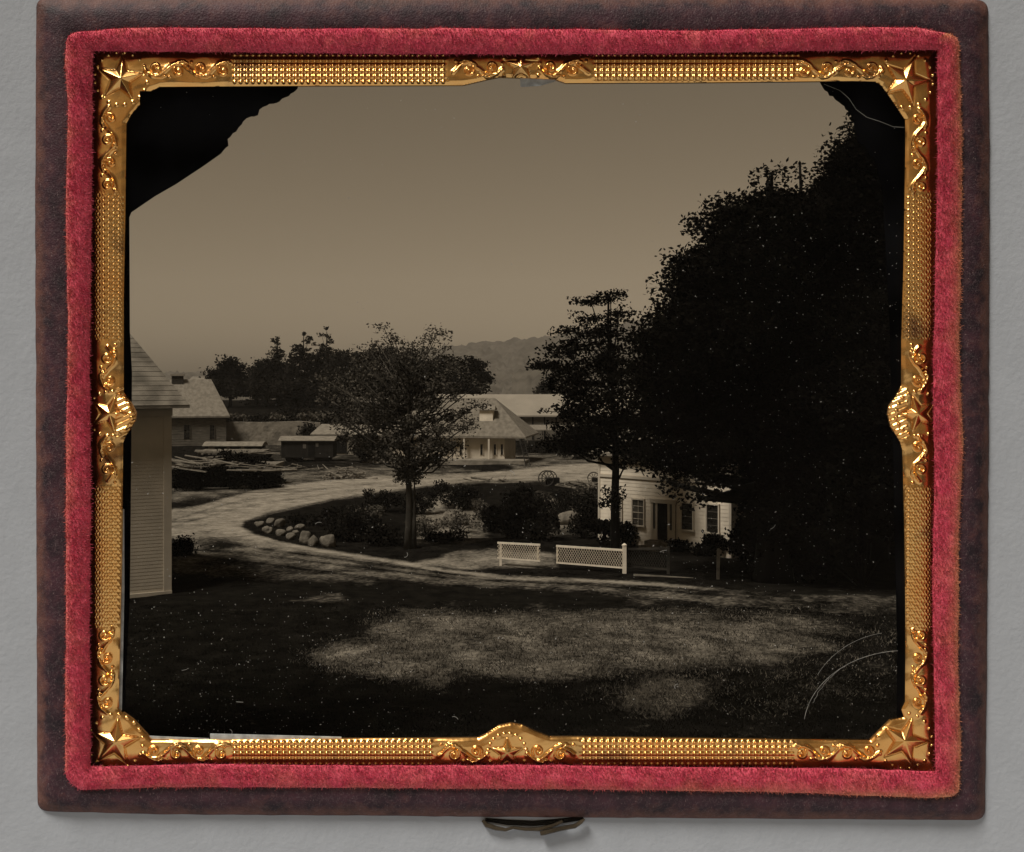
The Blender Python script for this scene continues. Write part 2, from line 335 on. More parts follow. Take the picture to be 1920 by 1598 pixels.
def dirt_at(px, row):
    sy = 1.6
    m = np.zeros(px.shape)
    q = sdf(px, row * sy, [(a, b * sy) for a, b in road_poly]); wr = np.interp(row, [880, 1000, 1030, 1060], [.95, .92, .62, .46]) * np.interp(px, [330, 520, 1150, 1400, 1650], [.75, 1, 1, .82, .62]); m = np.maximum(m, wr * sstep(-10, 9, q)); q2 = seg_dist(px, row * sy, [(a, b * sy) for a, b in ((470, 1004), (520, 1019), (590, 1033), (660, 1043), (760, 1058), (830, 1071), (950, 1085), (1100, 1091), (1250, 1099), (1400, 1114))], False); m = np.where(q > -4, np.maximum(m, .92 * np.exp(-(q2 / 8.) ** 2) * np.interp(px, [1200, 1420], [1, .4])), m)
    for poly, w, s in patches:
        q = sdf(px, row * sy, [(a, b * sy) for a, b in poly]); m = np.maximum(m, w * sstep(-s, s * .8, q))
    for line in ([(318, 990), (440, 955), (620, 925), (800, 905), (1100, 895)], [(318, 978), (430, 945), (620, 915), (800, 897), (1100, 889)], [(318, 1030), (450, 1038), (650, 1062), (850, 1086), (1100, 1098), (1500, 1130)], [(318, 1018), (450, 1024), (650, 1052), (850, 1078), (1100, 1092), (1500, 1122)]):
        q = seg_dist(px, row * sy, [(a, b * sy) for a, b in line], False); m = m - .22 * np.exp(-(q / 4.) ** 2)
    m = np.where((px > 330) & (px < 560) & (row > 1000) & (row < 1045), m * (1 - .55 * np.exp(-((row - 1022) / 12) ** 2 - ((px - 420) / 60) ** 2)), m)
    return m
ys = np.unique(np.concatenate([H * F / (np.linspace(1474, 765, 480) - YH), np.linspace(300, 900, 30)]))
us = np.concatenate([np.linspace(-2.2, -.40, 24)[:-1], np.linspace(-.40, .40, 420), np.linspace(.40, 2.2, 24)[1:]])
YY, UU = np.meshgrid(ys, us, indexing='ij'); XX = UU * YY; ZZ = terrain(XX, YY)
PX = CX + F * XX / YY; ROW = YH + F * (H - ZZ) / YY; dirt = dirt_at(PX, ROW)
def grid_mesh(name, X, Y, Z, keep, m, attrs, **kw):
    nr, nc = X.shape; idx = np.arange(nr * nc).reshape(nr, nc)
    q = np.stack([idx[:-1, :-1], idx[:-1, 1:], idx[1:, 1:], idx[1:, :-1]], -1)[keep]
    used, inv = np.unique(q.ravel(), return_inverse=True)
    V = np.stack([X.ravel(), Y.ravel(), Z.ravel()], 1)[used]
    return nmesh(name, V, inv.reshape(-1, 4), m, smooth=True, attr={k: a.ravel()[used] for k, a in attrs.items()}, **kw)
full = np.ones((YY.shape[0] - 1, YY.shape[1] - 1), bool)
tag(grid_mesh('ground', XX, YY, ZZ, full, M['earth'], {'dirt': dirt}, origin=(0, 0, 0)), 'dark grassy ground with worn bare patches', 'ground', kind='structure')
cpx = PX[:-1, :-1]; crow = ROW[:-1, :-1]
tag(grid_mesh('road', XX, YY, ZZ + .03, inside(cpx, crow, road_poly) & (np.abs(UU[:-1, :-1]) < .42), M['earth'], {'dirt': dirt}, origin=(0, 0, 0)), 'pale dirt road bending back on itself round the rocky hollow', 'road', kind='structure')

# far hills
nx, ny = 420, 60
hx = np.linspace(-.62, .62, nx); ht = np.linspace(0, 1, ny)
hpx = CX + F * hx
crest = np.interp(hpx, [-500, 0, 300, 500, 700, 820, 900, 1000, 1100, 1200, 1300, 1500, 1700, 2400], [690, 702, 704, 700, 668, 656, 646, 637, 622, 602, 592, 590, 600, 640])
def vn(n, k, amp):   # smooth 1-D noise
    c = RNG.normal(size=k); return np.interp(np.linspace(0, k - 1, n), np.arange(k), c) * amp
crest = crest + vn(nx, 30, 1.0) - np.abs(vn(nx, 210, .8)) + RNG.normal(size=nx) * .7
D = 620 + 1100 * ht[:, None] + 0 * hx[None, :]
zc = H - (crest - YH) / F * 1720
Z = -26 + (zc[None, :] + 26) * (ht[:, None] ** 1.15)
bumpz = RNG.normal(size=(ny, nx)) * 2.4; bumpz[-1] = 0; bumpz[0] = -6
rid = np.outer(np.sin(ht * 9) * 3, np.ones(nx)) + np.outer(np.sin(ht * math.pi), vn(nx, 12, 4))
Z = Z + bumpz + rid
Xh = hx[None, :] * D
back = D[-1:] + 500
Xh = np.vstack([Xh, hx[None, :] * back]); D = np.vstack([D, back]); Z = np.vstack([Z, Z[-1:] * 0 - 30])
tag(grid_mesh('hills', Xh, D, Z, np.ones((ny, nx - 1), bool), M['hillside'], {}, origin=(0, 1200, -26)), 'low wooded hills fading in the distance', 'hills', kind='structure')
# a nearer, smoother spur of the hill behind the long shed
nx2 = 200; h2 = np.linspace(.0, .45, nx2); px2 = CX + F * h2
c2 = np.interp(px2, [900, 960, 1000, 1060, 1200, 1500, 2000], [716, 700, 688, 676, 655, 640, 650]) + vn(nx2, 60, 1.2) + RNG.normal(size=nx2) * .5
t2 = np.linspace(0, 1, 16); D2 = 480 + 300 * t2[:, None] + 0 * h2[None]; Z2 = -24 + (H - (c2 - YH) / F * 780 + 24)[None] * t2[:, None] ** 1.1 + RNG.normal(size=(16, nx2)) * .8
D2 = np.vstack([D2, D2[-1:] + 120]); Z2 = np.vstack([Z2, Z2[-1:] * 0 - 30])
tag(grid_mesh('near_hill', h2[None] * D2, D2, Z2, np.ones((16, nx2 - 1), bool), M['hillside'], {}, origin=(150, 700, -24)), 'nearer wooded spur of the hill behind the long shed', 'hill', kind='structure')

# grass in the foreground
def grass(n):
    row = 1135 + (1470 - 1135) * RNG.uniform(0, 1, n) ** .9; px = RNG.uniform(200, 1720, n)
    d = H * F / (row - YH); x = (px - CX) / F * d; z = terrain(x, d)
    dm = dirt_at(px, row); cn = np.sin(x * 1.9 + 2 * np.sin(d * 1.1)) * np.sin(d * 1.6 + 1.7 * np.sin(x * .8)); keep = RNG.uniform(0, 1, n) > np.clip(dm * 1.25 - .35 * cn, 0, .97)
    x, d, z = x[keep], d[keep], z[keep]; n = len(x)
    hgt = RNG.uniform(.03, .13, n); w = RNG.uniform(.008, .02, n); an = RNG.uniform(0, 6.28, n); lx = RNG.normal(size=n) * .06; ly = RNG.normal(size=n) * .06
    b = np.stack([x, d, z - .02], 1); dx = np.stack([np.cos(an) * w, np.sin(an) * w, 0 * w], 1); tip = b + np.stack([lx, ly, hgt], 1)
    V = np.stack([b - dx, b + dx, tip], 1).reshape(-1, 3)
    return V, np.arange(3 * n).reshape(n, 3)
def dry_grass(n):
    row = RNG.uniform(1140, 1350, n); px = RNG.uniform(500, 1740, n); d = H * F / (row - YH); x = (px - CX) / F * d; z = terrain(x, d); dm = dirt_at(px, row)
    cn = np.sin(x * 2.3 + 1.5 * np.sin(d * 1.4)) * np.sin(d * 2.1 + 1.3 * np.sin(x * 1.1)); keep = (RNG.uniform(0, 1, n) < dm * (.9 + .9 * cn)) ; x, d, z = x[keep], d[keep], z[keep]; n = len(x)
    b = np.stack([x, d, z - .01], 1); an = RNG.uniform(0, 6.28, n); w = RNG.uniform(.01, .022, n); dx = np.stack([np.cos(an) * w, np.sin(an) * w, 0 * w], 1)
    tip = b + np.stack([RNG.normal(size=n) * .06, RNG.normal(size=n) * .06, RNG.uniform(.03, .11, n)], 1)
    return np.stack([b - dx, b + dx, tip], 1).reshape(-1, 3), np.arange(3 * n).reshape(n, 3)
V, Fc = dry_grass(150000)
tag(nmesh('dry_grass', V, Fc, mat('dry_grass_blade', sep(.085), .95, var=.6, vscale=1.1, spec=0.), origin=(0, 38, 0)), 'short dry grass thinly covering the worn bare patches', 'grass', kind='stuff')
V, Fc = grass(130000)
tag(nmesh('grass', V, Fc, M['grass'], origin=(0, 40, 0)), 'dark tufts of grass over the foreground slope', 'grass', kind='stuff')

# ---------------------------------------------------------------- buildings
def window(fr, root, px0, px1, r0, r1, bars=3, b=-.05, pane='glass', fw=.07, vbar=1, sill=True, tm='trim'):
    a0, ct = fr.on(px0, r0); a1, cb = fr.on(px1, r1); a0b, cb0 = fr.on(px0, r1); cb = (cb + cb0) / 2
    mb = MB(); t = .06
    fr.box(mb, a0 - fw, a0, b - t, 0.02, cb, ct); fr.box(mb, a1, a1 + fw, b - t, 0.02, cb, ct); fr.box(mb, a0 - fw, a1 + fw, b - t - .01, .02, ct, ct + fw)
    if sill: fr.box(mb, a0 - fw - .04, a1 + fw + .04, b - t - .05, .02, cb - .07, cb)
    w = mb.build('window', M[tm], root)
    mb = MB(); fr.box(mb, a0, a1, b, .015, cb, ct); mb.build('pane', M[pane], w)
    mb = MB()
    for i in range(1, bars + 1):
        if not vbar: mb = MB()
        z = cb + (ct - cb) * i / (bars + 1); k = .022 if i != (bars + 1) // 2 else .034; fr.box(mb, a0, a1, b - .03, b + .01, z - k / 2, z + k / 2)
        if not vbar: mb.build('glazing_bar', M['grey_board'], w)
    for i in range(1, vbar + 1):
        a = a0 + (a1 - a0) * i / (vbar + 1); fr.box(mb, a - .01, a + .01, b - .025, b + .01, cb, ct)
    
    if vbar: mb.build('glazing_bars', M['grey_board'] if tm == 'white_near' else M[tm], w)
    return w

# white house on the right
A = np.array(((1122 - CX) / F * 62.5, 62.5, 0)); B = np.array(((1372 - CX) / F * 57.2, 57.2, 0))
fr = Fr(A, (B - A)[:2]); LW = float(np.linalg.norm(B - A))
house = thing('white_house', A + (B - A) / 2, 'white clapboard house with a black front door and sidelights, half hidden by black trees', 'house')
mb = MB(); fr.clap(mb, .12, LW - .12, 0, 0, 4.75, .19, .012); fr.box(mb, 0, LW, .0, 6.2, -.1, 4.75); fr.clap(mb, .12, 6.1, LW, 0, 4.75, .155, .02, side=True)
mb.build('wall', M['white'], house)
for a_ in (0, LW - .13): mb = MB(); fr.box(mb, a_, a_ + .13, -.045, 0, -.05, 4.75); mb.build('corner_board', M['trim'], house)
mb = MB(); _, cz = fr.on(1200, 897); fr.box(mb, .13, LW - .13, -.07, 0, cz - .05, cz + .08); mb.build('belt_course', M['trim'], house)
hip_roof(fr, -.35, LW + .35, -.4, 6.6, 4.76, 2.0, 2.0, 2.0).build('roof', M['roof_near'], house)
window(fr, house, 1154, 1166, 936, 981, 3, pane='glass2'); window(fr, house, 1188, 1208, 936.5, 984.5, 3, pane='glass2')
window(fr, house, 1280, 1300, 943, 993, 3, vbar=0, tm='white_near'); window(fr, house, 1327, 1348, 946, 998, 3, vbar=0, tm='white_near')
a0, ct = fr.on(1234, 943); a1, _ = fr.on(1253, 943); _, cb = fr.on(1243, 1013)
mb = MB(); fr.box(mb, a0, a1, -.05, .02, cb, ct); dr = mb.build('door', M['dark'], house)
mb = MB(); fr.box(mb, a1 - .1, a1 - .06, -.1, -.05, cb + .9, cb + 1.0); mb.build('handle', M['iron'], dr)
e0, _ = fr.on(1222, 943); e1, _ = fr.on(1268, 943); l0, _ = fr.on(1226, 943); l1, _ = fr.on(1230.5, 943); g0, _ = fr.on(1257, 943); g1, _ = fr.on(1262, 943)
mb = MB(); fr.box(mb, e0, l0, -.1, .02, cb, ct); fr.box(mb, g1, e1, -.1, .02, cb, ct); fr.box(mb, e0 - .05, e1 + .05, -.13, .02, ct, ct + .2); fr.box(mb, l1, a0, -.08, .02, cb, ct); fr.box(mb, a1, g0, -.08, .02, cb, ct)
fr.box(mb, l0, l1, -.07, .02, cb, cb + .55); fr.box(mb, g0, g1, -.07, .02, cb, cb + .55); mb.build('door_frame', M['trim'], house)
for (p, q) in ((l0, l1), (g0, g1)):
    mb = MB(); fr.box(mb, p, q, -.045, .02, cb + .55, ct); mb.build('sidelight', M['glass2'], house)
mb = MB(); fr.box(mb, e0 + .05, e1 - .05, -.75, -.14, 0, cb); fr.box(mb, e0 - .05, e1 + .05, -1.1, -.76, 0, cb * .5 + .01); mb.build('doorstep', M['stone'], house)

# near building at the left edge
A = np.array(((320 - CX) / F * 47.8, 47.8, 0)); u = np.array((.872, .49, 0)); A = A - u * 9.0
fr = Fr(A, u)
nb = thing('clapboard_house', A + u * 4.5, 'tall clapboard house with shingled roof cut off by the left edge of the picture', 'house')
mb = MB(); fr.clap(mb, .1, 8.72, 0, .1, 7.25, .14, .0055); fr.box(mb, 0, 9, 0, 7, -.1, 7.6); mb.build('wall', M['white_near'], nb)
mb = MB(); fr.box(mb, 8.72, 9.03, -.05, .0, .1, 7.22); mb.build('corner_board', M['white_near'], nb)
mb = MB(); fr.box(mb, -.1, 9.06, -.09, .0, 7.22, 7.56); mb.build('frieze', M['white_near'], nb)
mb = MB(); fr.box(mb, -.1, 9.04, -.08, .0, -.05, .1); mb.build('sill_board', M['white_near'], nb)
hip_roof(fr, -.75, 9.62, -.62, 8.5, 7.66, 6.6, 4.4, 4.4, th=.12, courses=34, lift=.013).build('roof', M['roof_near'], nb)

# cottage behind it
A = P(322, 838, 143) - np.array((3.0, 1.0, 0)); A[2] = 0; fr = Fr(A, (.97, .24))
ct_ = thing('cottage', A + np.array((4, 0, 0)), 'low cottage with pale hipped roof, two dark windows and a dark chimney', 'house')
aR, _ = fr.on(424, 830); _, ce = fr.on(380, 781)
mb = MB(); fr.clap(mb, 0, aR, 0, 0, ce, .3, .03); fr.box(mb, 0, aR, 0, 6.5, -.1, ce); mb.build('wall', M['grey_board'], ct_)
eR, _ = fr.on(431, 781, -.4); _, cr = fr.on(380, 712, 3.2); rR, _ = fr.on(396, 712, 3.2)
hip_roof(fr, -.6, eR, -.45, 6.9, ce + .05, cr - ce, 1.5, eR - rR, th=.2).build('roof', M['roof'], ct_)
window(fr, ct_, 345, 356, 797, 823, 1, sill=False, fw=.05, tm='grey_board'); window(fr, ct_, 393.5, 402, 797, 823, 1, sill=False, fw=.05, tm='grey_board')
c0, z0 = fr.on(322, 730, 3.2); c1, z1 = fr.on(344, 705, 3.2)
mb = MB(); fr.box(mb, c0, c1, 2.7, 3.8, z0 - .5, z1); ch = mb.build('chimney', M['brick'], ct_)
mb = MB(); fr.box(mb, c0 - .12, c1 + .12, 2.55, 3.95, z1, z1 + .22); mb.build('cap', M['roof_pale'], ch)
# second roof ridge peeping up behind
A = P(345, 806, 190); A[2] = 2.5; fr = Fr(A, (1, .1))
b2 = thing('back_cottage', A, 'small pale roof just showing behind the cottage roof', 'house')
mb = MB(); fr.box(mb, 0, 3.6, 0, 5, 0, 4.2); mb.build('wall', M['grey_board'], b2)
hip_roof(fr, -.3, 4.2, -.3, 5.3, 4.2, 1.7, 1.2, 1.2).build('roof', M['roof'], b2)

# station with hipped roof
A = P(735, 868, 119); A[2] = 0; fr = Fr(A, (.985, -.17))
st = thing('station_building', A + fr.u * 5.5, 'low white station building under a broad shingled hip roof with a small roof vent', 'building')
aR, _ = fr.on(946, 860); _, ce = fr.on(920, 818)
mb = MB(); fr.box(mb, 0, aR, 0, 6.5, 0, ce); mb.build('wall', M['white_near'], st)
e1, _ = fr.on(986, 817, -.75); r1, _ = fr.on(926, 748, 3.2); r0, _ = fr.on(815, 746, 3.2); _, cr = fr.on(870, 746, 3.2)
hip_roof(fr, -2.0, e1, -.75, 7.8, ce, cr - ce, r0 + 2.0, e1 - r1, th=.16, courses=34, lift=.025).build('roof', M['roof'], st)
for px in (835, 862, 901, 926, 939): window(fr, st, px, px + 4.5, 833, 853, 1, sill=False, fw=.06, vbar=0, tm='white_near')
mb = MB(); a, _ = fr.on(915, 850, -1.1)
fr.box(mb, a - .09, a + .09, -.7, -.5, .2, ce); mb.build('post', M['white_near'], st)
mb = MB(); a, _ = fr.on(868, 850, -1.1); fr.box(mb, a - .1, a + .1, -.7, -.5, .2, ce); mb.build('post', M['white_near'], st)
a0, z0 = fr.on(899, 792, .9); a1, z1 = fr.on(924, 768, .9)
mb = MB(); fr.box(mb, a0, a1, .9, 1.7, z0 - .3, z1); rv = mb.build('roof_vent', M['white'], st)
hip_roof(fr, a0 - .25, a1 + .25, .7, 2.0, z1, .4, .05, .05, th=.08).build('vent_cap', M['roof'], rv)
mb = MB(); p0, _ = fr.on(680, 875, -2.5); p1, _ = fr.on(985, 866, -2.5); fr.box(mb, p0, p1, -2.6, 0, -.3, .42); pl = mb.build('platform', M['lime'], st)
# leaning ladder at the corner
lp = G(990, 873); ld = thing('ladder', lp, 'thin ladder leaning against the corner of the station roof', 'ladder')
top = P(977, 818, 116.5)
for k in (-.22, .22):
    mb = MB(); mb.bar(lp + np.array((k, 0, 0)), top + np.array((k, 0, 0)), .07); mb.build('rail', M['brown'], ld)
for i in range(1, 9): mb = MB(); q = lp + (top - lp) * i / 9; mb.bar(q + np.array((-.22, 0, 0)), q + np.array((.22, 0, 0)), .05); mb.build('rung', M['brown'], ld)

# long shed
A = P(815, 812, 158); A[2] = 0; fr = Fr(A, (1, 0))
sh = thing('long_shed', A + np.array((14, 0, 0)), 'long low shed with a bright pale roof behind the station', 'shed')
_, ce = fr.on(950, 779); _, cr = fr.on(950, 739.5, 5)
mb = MB(); fr.box(mb, 0, 30, 0, 10, -.1, ce); mb.build('wall', M['grey_board'], sh)
hip_roof(fr, -.4, 30.4, -.4, 10.4, ce, cr - ce, .05, 1.6, th=.2).build('roof', M['roof_pale'], sh)
mb = MB()
for px in range(955, 1110, 22): a, _ = fr.on(px, 790); fr.box(mb, a - .1, a + .1, -.12, 0, 0, ce)
mb.build('wall_posts', M['dark'], sh)
# open lean-to in front of it
A = P(955, 830, 140); A[2] = 0; fr = Fr(A, (1, 0.02))
lt = thing('lean_to', A + np.array((3, 0, 0)), 'open lean-to with a flat pale roof on thin posts beside the station', 'shelter')
_, c = fr.on(990, 806); _, c2_ = fr.on(990, 797, 3.0)
mb = MB(); mb.hexa([fr.p(0, 0, c - .1), fr.p(8, 0, c - .1), fr.p(8, 3.4, c2_ - .1), fr.p(0, 3.4, c2_ - .1), fr.p(0, 0, c), fr.p(8, 0, c), fr.p(8, 3.4, c2_), fr.p(0, 3.4, c2_)]); mb.build('roof', M['roof'], lt)
for i in range(5):
    mb = MB(); fr.box(mb, .3 + i * 1.8, .42 + i * 1.8, .2, .32, 0, c - .1); mb.build('post', M['grey_board'], lt)
# stone engine house at the left of the station
A = P(590, 851, 131); A[2] = 0; fr = Fr(A, (.99, -.1))
eh = thing('stone_engine_house', A + fr.u * 3.5, 'small stone building with flat pale roof and dark doorways behind the thin tree', 'building')
_, c = fr.on(630, 814); aR, _ = fr.on(735, 830)
mb = MB(); fr.box(mb, 0, aR, 0, 5, -.1, c); mb.build('wall', M['stone'], eh)
hip_roof(fr, -.4, aR + .4, -.4, 5.6, c, 1.0, .5, .5, th=.14).build('roof', M['roof'], eh)
for (p, q) in ((596, 622), (628, 650), (670, 700)):
    a0, _ = fr.on(p, 830); a1, z = fr.on(q, 818); mb = MB(); fr.box(mb, a0, a1, -.06, .02, .05, z); mb.build('doorway', M['dark'], eh)
a0, _ = fr.on(655, 830); a1, _ = fr.on(668, 830); mb = MB(); fr.box(mb, a0, a1, -.5, -.07, -.1, c - .1); mb.build('pier', M['lime'], eh)

# white retaining wall behind the wood yard
mb = MB(); pts = [P(424, 824, 146.3), P(490, 824, 146.5), P(560, 823, 146.5), P(600, 823, 146.8)]
tops = [791, 792, 790, 793]
for i in range(3):
    p, q = pts[i].copy(), pts[i + 1].copy(); p[2] = q[2] = -.2; z0 = P(0, tops[i], 146.5)[2]; z1 = P(0, tops[i + 1], 146.5)[2]
    n = np.array((0, .7, 0)); mb.hexa([p, q, q + n, p + n, np.array((p[0], p[1], z0)), np.array((q[0], q[1], z1)), np.array((q[0], q[1] + .7, z1)), np.array((p[0], p[1] + .7, z0))])
tag(mb.build('retaining_wall', M['lime']), 'rough whitewashed retaining wall right of the cottage', 'wall')

# ---------------------------------------------------------------- railway cars
def wheel_disc(mb, c, r, w, n=16):
    mb.tube([np.array(c) + np.array((0, -w / 2, 0)), np.array(c) + np.array((0, w / 2, 0))], [r, r], n)
def railcar(px0, px1, rbase, rtop, rfloor, label, roofm, windows):
    p = G(px0, rbase); q = (px1 - px0) / F * p[1]; f = Fr(p, (1, .0)); z = lambda r: H - (r - YH) / F * p[1] - p[2]
    t = thing('railway_car', p + np.array((q / 2, 1.2, 0)), label, 'railway car', 'railway cars in the yard')
    mb = MB(); f.box(mb, 0, q, 0, 2.6, z(rfloor), z(rtop)); mb.build('body', M['brown'], t)
    mb = MB()
    n = 7; V = []; Fs = []
    for i in range(n + 1):
        b = -.2 + 3.0 * i / n; c = z(rtop) + .38 * math.sin(math.pi * i / n); V += [f.p(-.25, b, c), f.p(q + .25, b, c), f.p(-.25, b, z(rtop) - .05), f.p(q + .25, b, z(rtop) - .05)]
    for i in range(n): k = 4 * i; Fs += [(k, k + 1, k + 5, k + 4), (k, k + 4, k + 6, k + 2), (k + 1, k + 3, k + 7, k + 5)]
    Fs += [(0, 2, 3, 1)]
    mb.add(V, Fs); mb.build('roof', M[roofm], t)
    for (w0, w1, r0, r1, mm) in windows:
        a0, a1 = (w0 - px0) / F * p[1], (w1 - px0) / F * p[1]; mb = MB(); f.box(mb, a0, a1, -.04, .02, z(r1), z(r0)); mb.build('window' if r1 - r0 < 12 else 'door', M[mm], t)
    for a in (q * .14, q * .30, q * .70, q * .86):
        for b in (.5, 2.1):
            mb = MB(); wheel_disc(mb, f.p(a, b, .40), .40, .12); mb.build('wheel', M['dark'], t)
    mb = MB(); f.box(mb, .1, q - .1, .3, 2.3, .42, z(rfloor)); mb.build('underframe', M['dark'], t)
railcar(527, 624, 867, 826, 858, 'dark wooden boxcar with a pale curved roof left of the thin tree', 'roof', [(568, 574, 833, 841, 'grey_board'), (592, 597, 831, 838, 'grey_board'), (578, 590, 829, 855, 'dark')])
railcar(384, 488, 856, 836, 850, 'low dark car with pale roof and small bright windows behind the stacked lumber', 'roof', [(391, 402, 837, 842, 'plank'), (425, 431, 838, 847, 'plank'), (452, 458, 837, 846, 'plank'), (434, 448, 837, 849, 'dark')])
# rails beside the road
for dr_, nm in ((0, 'nearer'), (1.5, 'farther')):
    a, b = G(490, 884), G(770, 868); mb = MB(); mb.bar(a + np.array((0, dr_, .06)), b + np.array((0, dr_, .06)), .08, .14); tag(mb.build('rail', M['iron']), f'{nm} iron rail of the track in front of the boxcar', 'rail', 'rails of the yard track')

# ---------------------------------------------------------------- lumber
def stack(px0, px1, rb, rt, depth, label, seed):
    rs = random.Random(seed); p = G(px0, rb); q = (px1 - px0) / F * p[1]; hh = (rb - rt) / F * p[1]; n = int(hh / .17)
    root = thing('lumber_stack', p + np.array((q / 2, depth / 2, 0)), label, 'lumber stack', 'stacks of lumber in the yard')
    mb = MB(); tb = MB()
    for i in range(n + 1):
        z = p[2] + .17 * i; frac = i / (n + 1); sh = .12 * frac * q + rs.uniform(-.15, .15)
        x = p[0] + sh * .5
        if i < n - 1:
            while x < p[0] + q - sh * .5:
                w = rs.uniform(.10, .26); y0 = p[1] + rs.uniform(-.35, .35); mb.tube([(x + w / 2, y0, z + rs.uniform(.02, .12)), (x + w / 2 + rs.uniform(-.25, .25), y0 + depth, z + .09)], [w / 2, w / 2], 7); x += w * rs.uniform(.8, 1.5)
            continue
        while x < p[0] + q - sh * .5:
            w = rs.uniform(.2, .34)
            (mb if i < n - 1 else tb).box((x + w / 2, p[1] + depth / 2 + rs.uniform(-.25, .25), z), (w * .93, depth * rs.uniform(.85, 1.1), .13), rs.uniform(-.05, .05)); x += w
    mb.build('lower_boards', M['logend'], root)
    if tb.v: tb.build('top_boards', M['plank'], root)
    return p, q, hh
stack(318, 372, 916, 874, 3.5, 'left stack of lumber, cut off by the clapboard house', 1)
stack(374, 448, 914, 872, 3.2, 'middle stack of lumber with splayed pale boards on top', 2)
stack(440, 515, 910, 874, 3.4, 'right stack of lumber, dark and square, beside the yard', 3)
stack(362, 500, 884, 848, 3.0, 'stack of lumber at the back, in front of the low railway car', 5)
rs = random.Random(5)
bd0 = None
spots = []
for k in range(14): spots.append((rs.uniform(326, 372), rs.uniform(862, 884), rs.uniform(-.4, .4), rs.uniform(-.05, .25), 89.5, 'the left stack of lumber'))
for k in range(12): spots.append((rs.uniform(372, 440), rs.uniform(855, 870), rs.uniform(-.5, .5), rs.uniform(-.15, .2), 89.5, 'the middle stack of lumber'))
for k in range(12): spots.append((rs.uniform(450, 524), rs.uniform(873, 884), rs.uniform(-.4, .4), rs.uniform(-.12, .12), 87.5, 'the right stack of lumber'))
for k in range(16): spots.append((rs.uniform(390, 500), rs.uniform(845, 851), rs.uniform(-.4, .4), rs.uniform(-.06, .06), 104, 'the lumber stack at the back'))
for k, (px, r, rz, tilt, d, where) in enumerate(spots):
    q = P(px, r, d + rs.uniform(-1.5, 1.5))
    if bd0 is None:
        mb = MB(); mb.box((0, 0, 0), (2.6, .22, .06)); bd0 = mb.build('board', M['plank'], origin=(0, 0, 0)); o = bd0
    else: o = bd0.copy(); COL.objects.link(o)
    o.location = q; o.rotation_euler = (rs.uniform(-.3, .3), tilt, rz)
    tag(o, 'pale sawn board lying askew on ' + where, 'board', 'loose boards on the lumber stacks')
# heaps of sticks
def heap(name, px0, px1, rb, rt, n, ln, label, cat='wood pile'):
    p = G((px0 + px1) / 2, rb); wv = (px1 - px0) / 2 / F * p[1]; hv = (rb - rt) / F * p[1]; mb = MB()
    for _ in range(n):
        x = rs.uniform(-1, 1); zz = rs.uniform(0, 1) * (1 - abs(x)); c = p + np.array((x * wv, rs.uniform(-.9, .9), zz * hv + .05)); an = rs.uniform(0, 3.14); el = rs.uniform(-.3, .45); l = ln * rs.uniform(.5, 1.1) / 2
        dv = np.array((math.cos(an) * math.cos(el), math.sin(an) * math.cos(el), math.sin(el))) * l; mb.tube([c - dv, c + dv], [.05 + rs.random() * .04, .03], 5)
    tag(mb.build(name, M['plank']), label, cat, kind='stuff')
heap('stick_heap', 608, 695, 898, 876, 55, 1.8, 'heap of pale split sticks dumped at the edge of the road')
heap('plank_heap', 1055, 1122, 914, 903, 22, 2.2, 'pale planks strewn by the cart near the white house')
heap('scrap_wood', 455, 520, 903, 896, 10, 2.0, 'few pale scraps of wood on the ground right of the lumber')
heap('yard_litter', 520, 620, 880, 872, 12, 1.6, 'wood litter lying under the boxcar and along the track')
heap('fallen_branches', 865, 950, 905, 896, 9, 2.4, 'pale branches lying across the road edge above the bushes')

# cart with spoked wheels and a barrel
p = G(1030, 911)
cart = thing('handcart', p, 'small dark cart with one big spoked wheel standing on the road verge', 'cart')
def spoked(parent, c, r, yw=.09):
    mb = MB(); n = 22; pts = [np.array(c) + np.array((math.cos(2 * math.pi * i / n) * r, 0, math.sin(2 * math.pi * i / n) * r)) for i in range(n + 1)]
    mb.tube(pts, [.045] * (n + 1), 5, caps=False); w = mb.build('wheel', M['iron'], parent)
    mb = MB()
    for i in range(10): t = 2 * math.pi * i / 10; mb.bar(np.array(c), np.array(c) + np.array((math.cos(t), 0, math.sin(t))) * r, .04)
    mb.build('spokes', M['iron'], w)
    mb = MB(); mb.tube([np.array(c) + np.array((0, -.12, 0)), np.array(c) + np.array((0, .12, 0))], [.1, .1], 8); mb.build('hub', M['iron'], w)
spoked(cart, P(1024, 897, p[1] - .1), .60); spoked(cart, P(1030, 897, p[1] + 1.0), .60)
mb = MB(); c = P(1036, 908, p[1] + .45); mb.box(c, (1.1, .8, .5), .0); mb.build('box', M['dark'], cart)
mb = MB(); mb.bar(P(1040, 903, p[1] + .3), P(1060, 911, p[1] + .3), .06); mb.bar(P(1040, 903, p[1] + .8), P(1060, 911, p[1] + .8), .06); mb.build('handle', M['dark'], cart)
p2 = G(1113, 908)
c2t = thing('handcart', p2, 'farther cart partly hidden behind the corner of the white house', 'cart')
spoked(c2t, P(1113, 897, p2[1]), .48); mb = MB(); mb.box(P(1119, 903, p2[1] + .5), (.8, .7, .3)); mb.build('box', M['brown'], c2t)

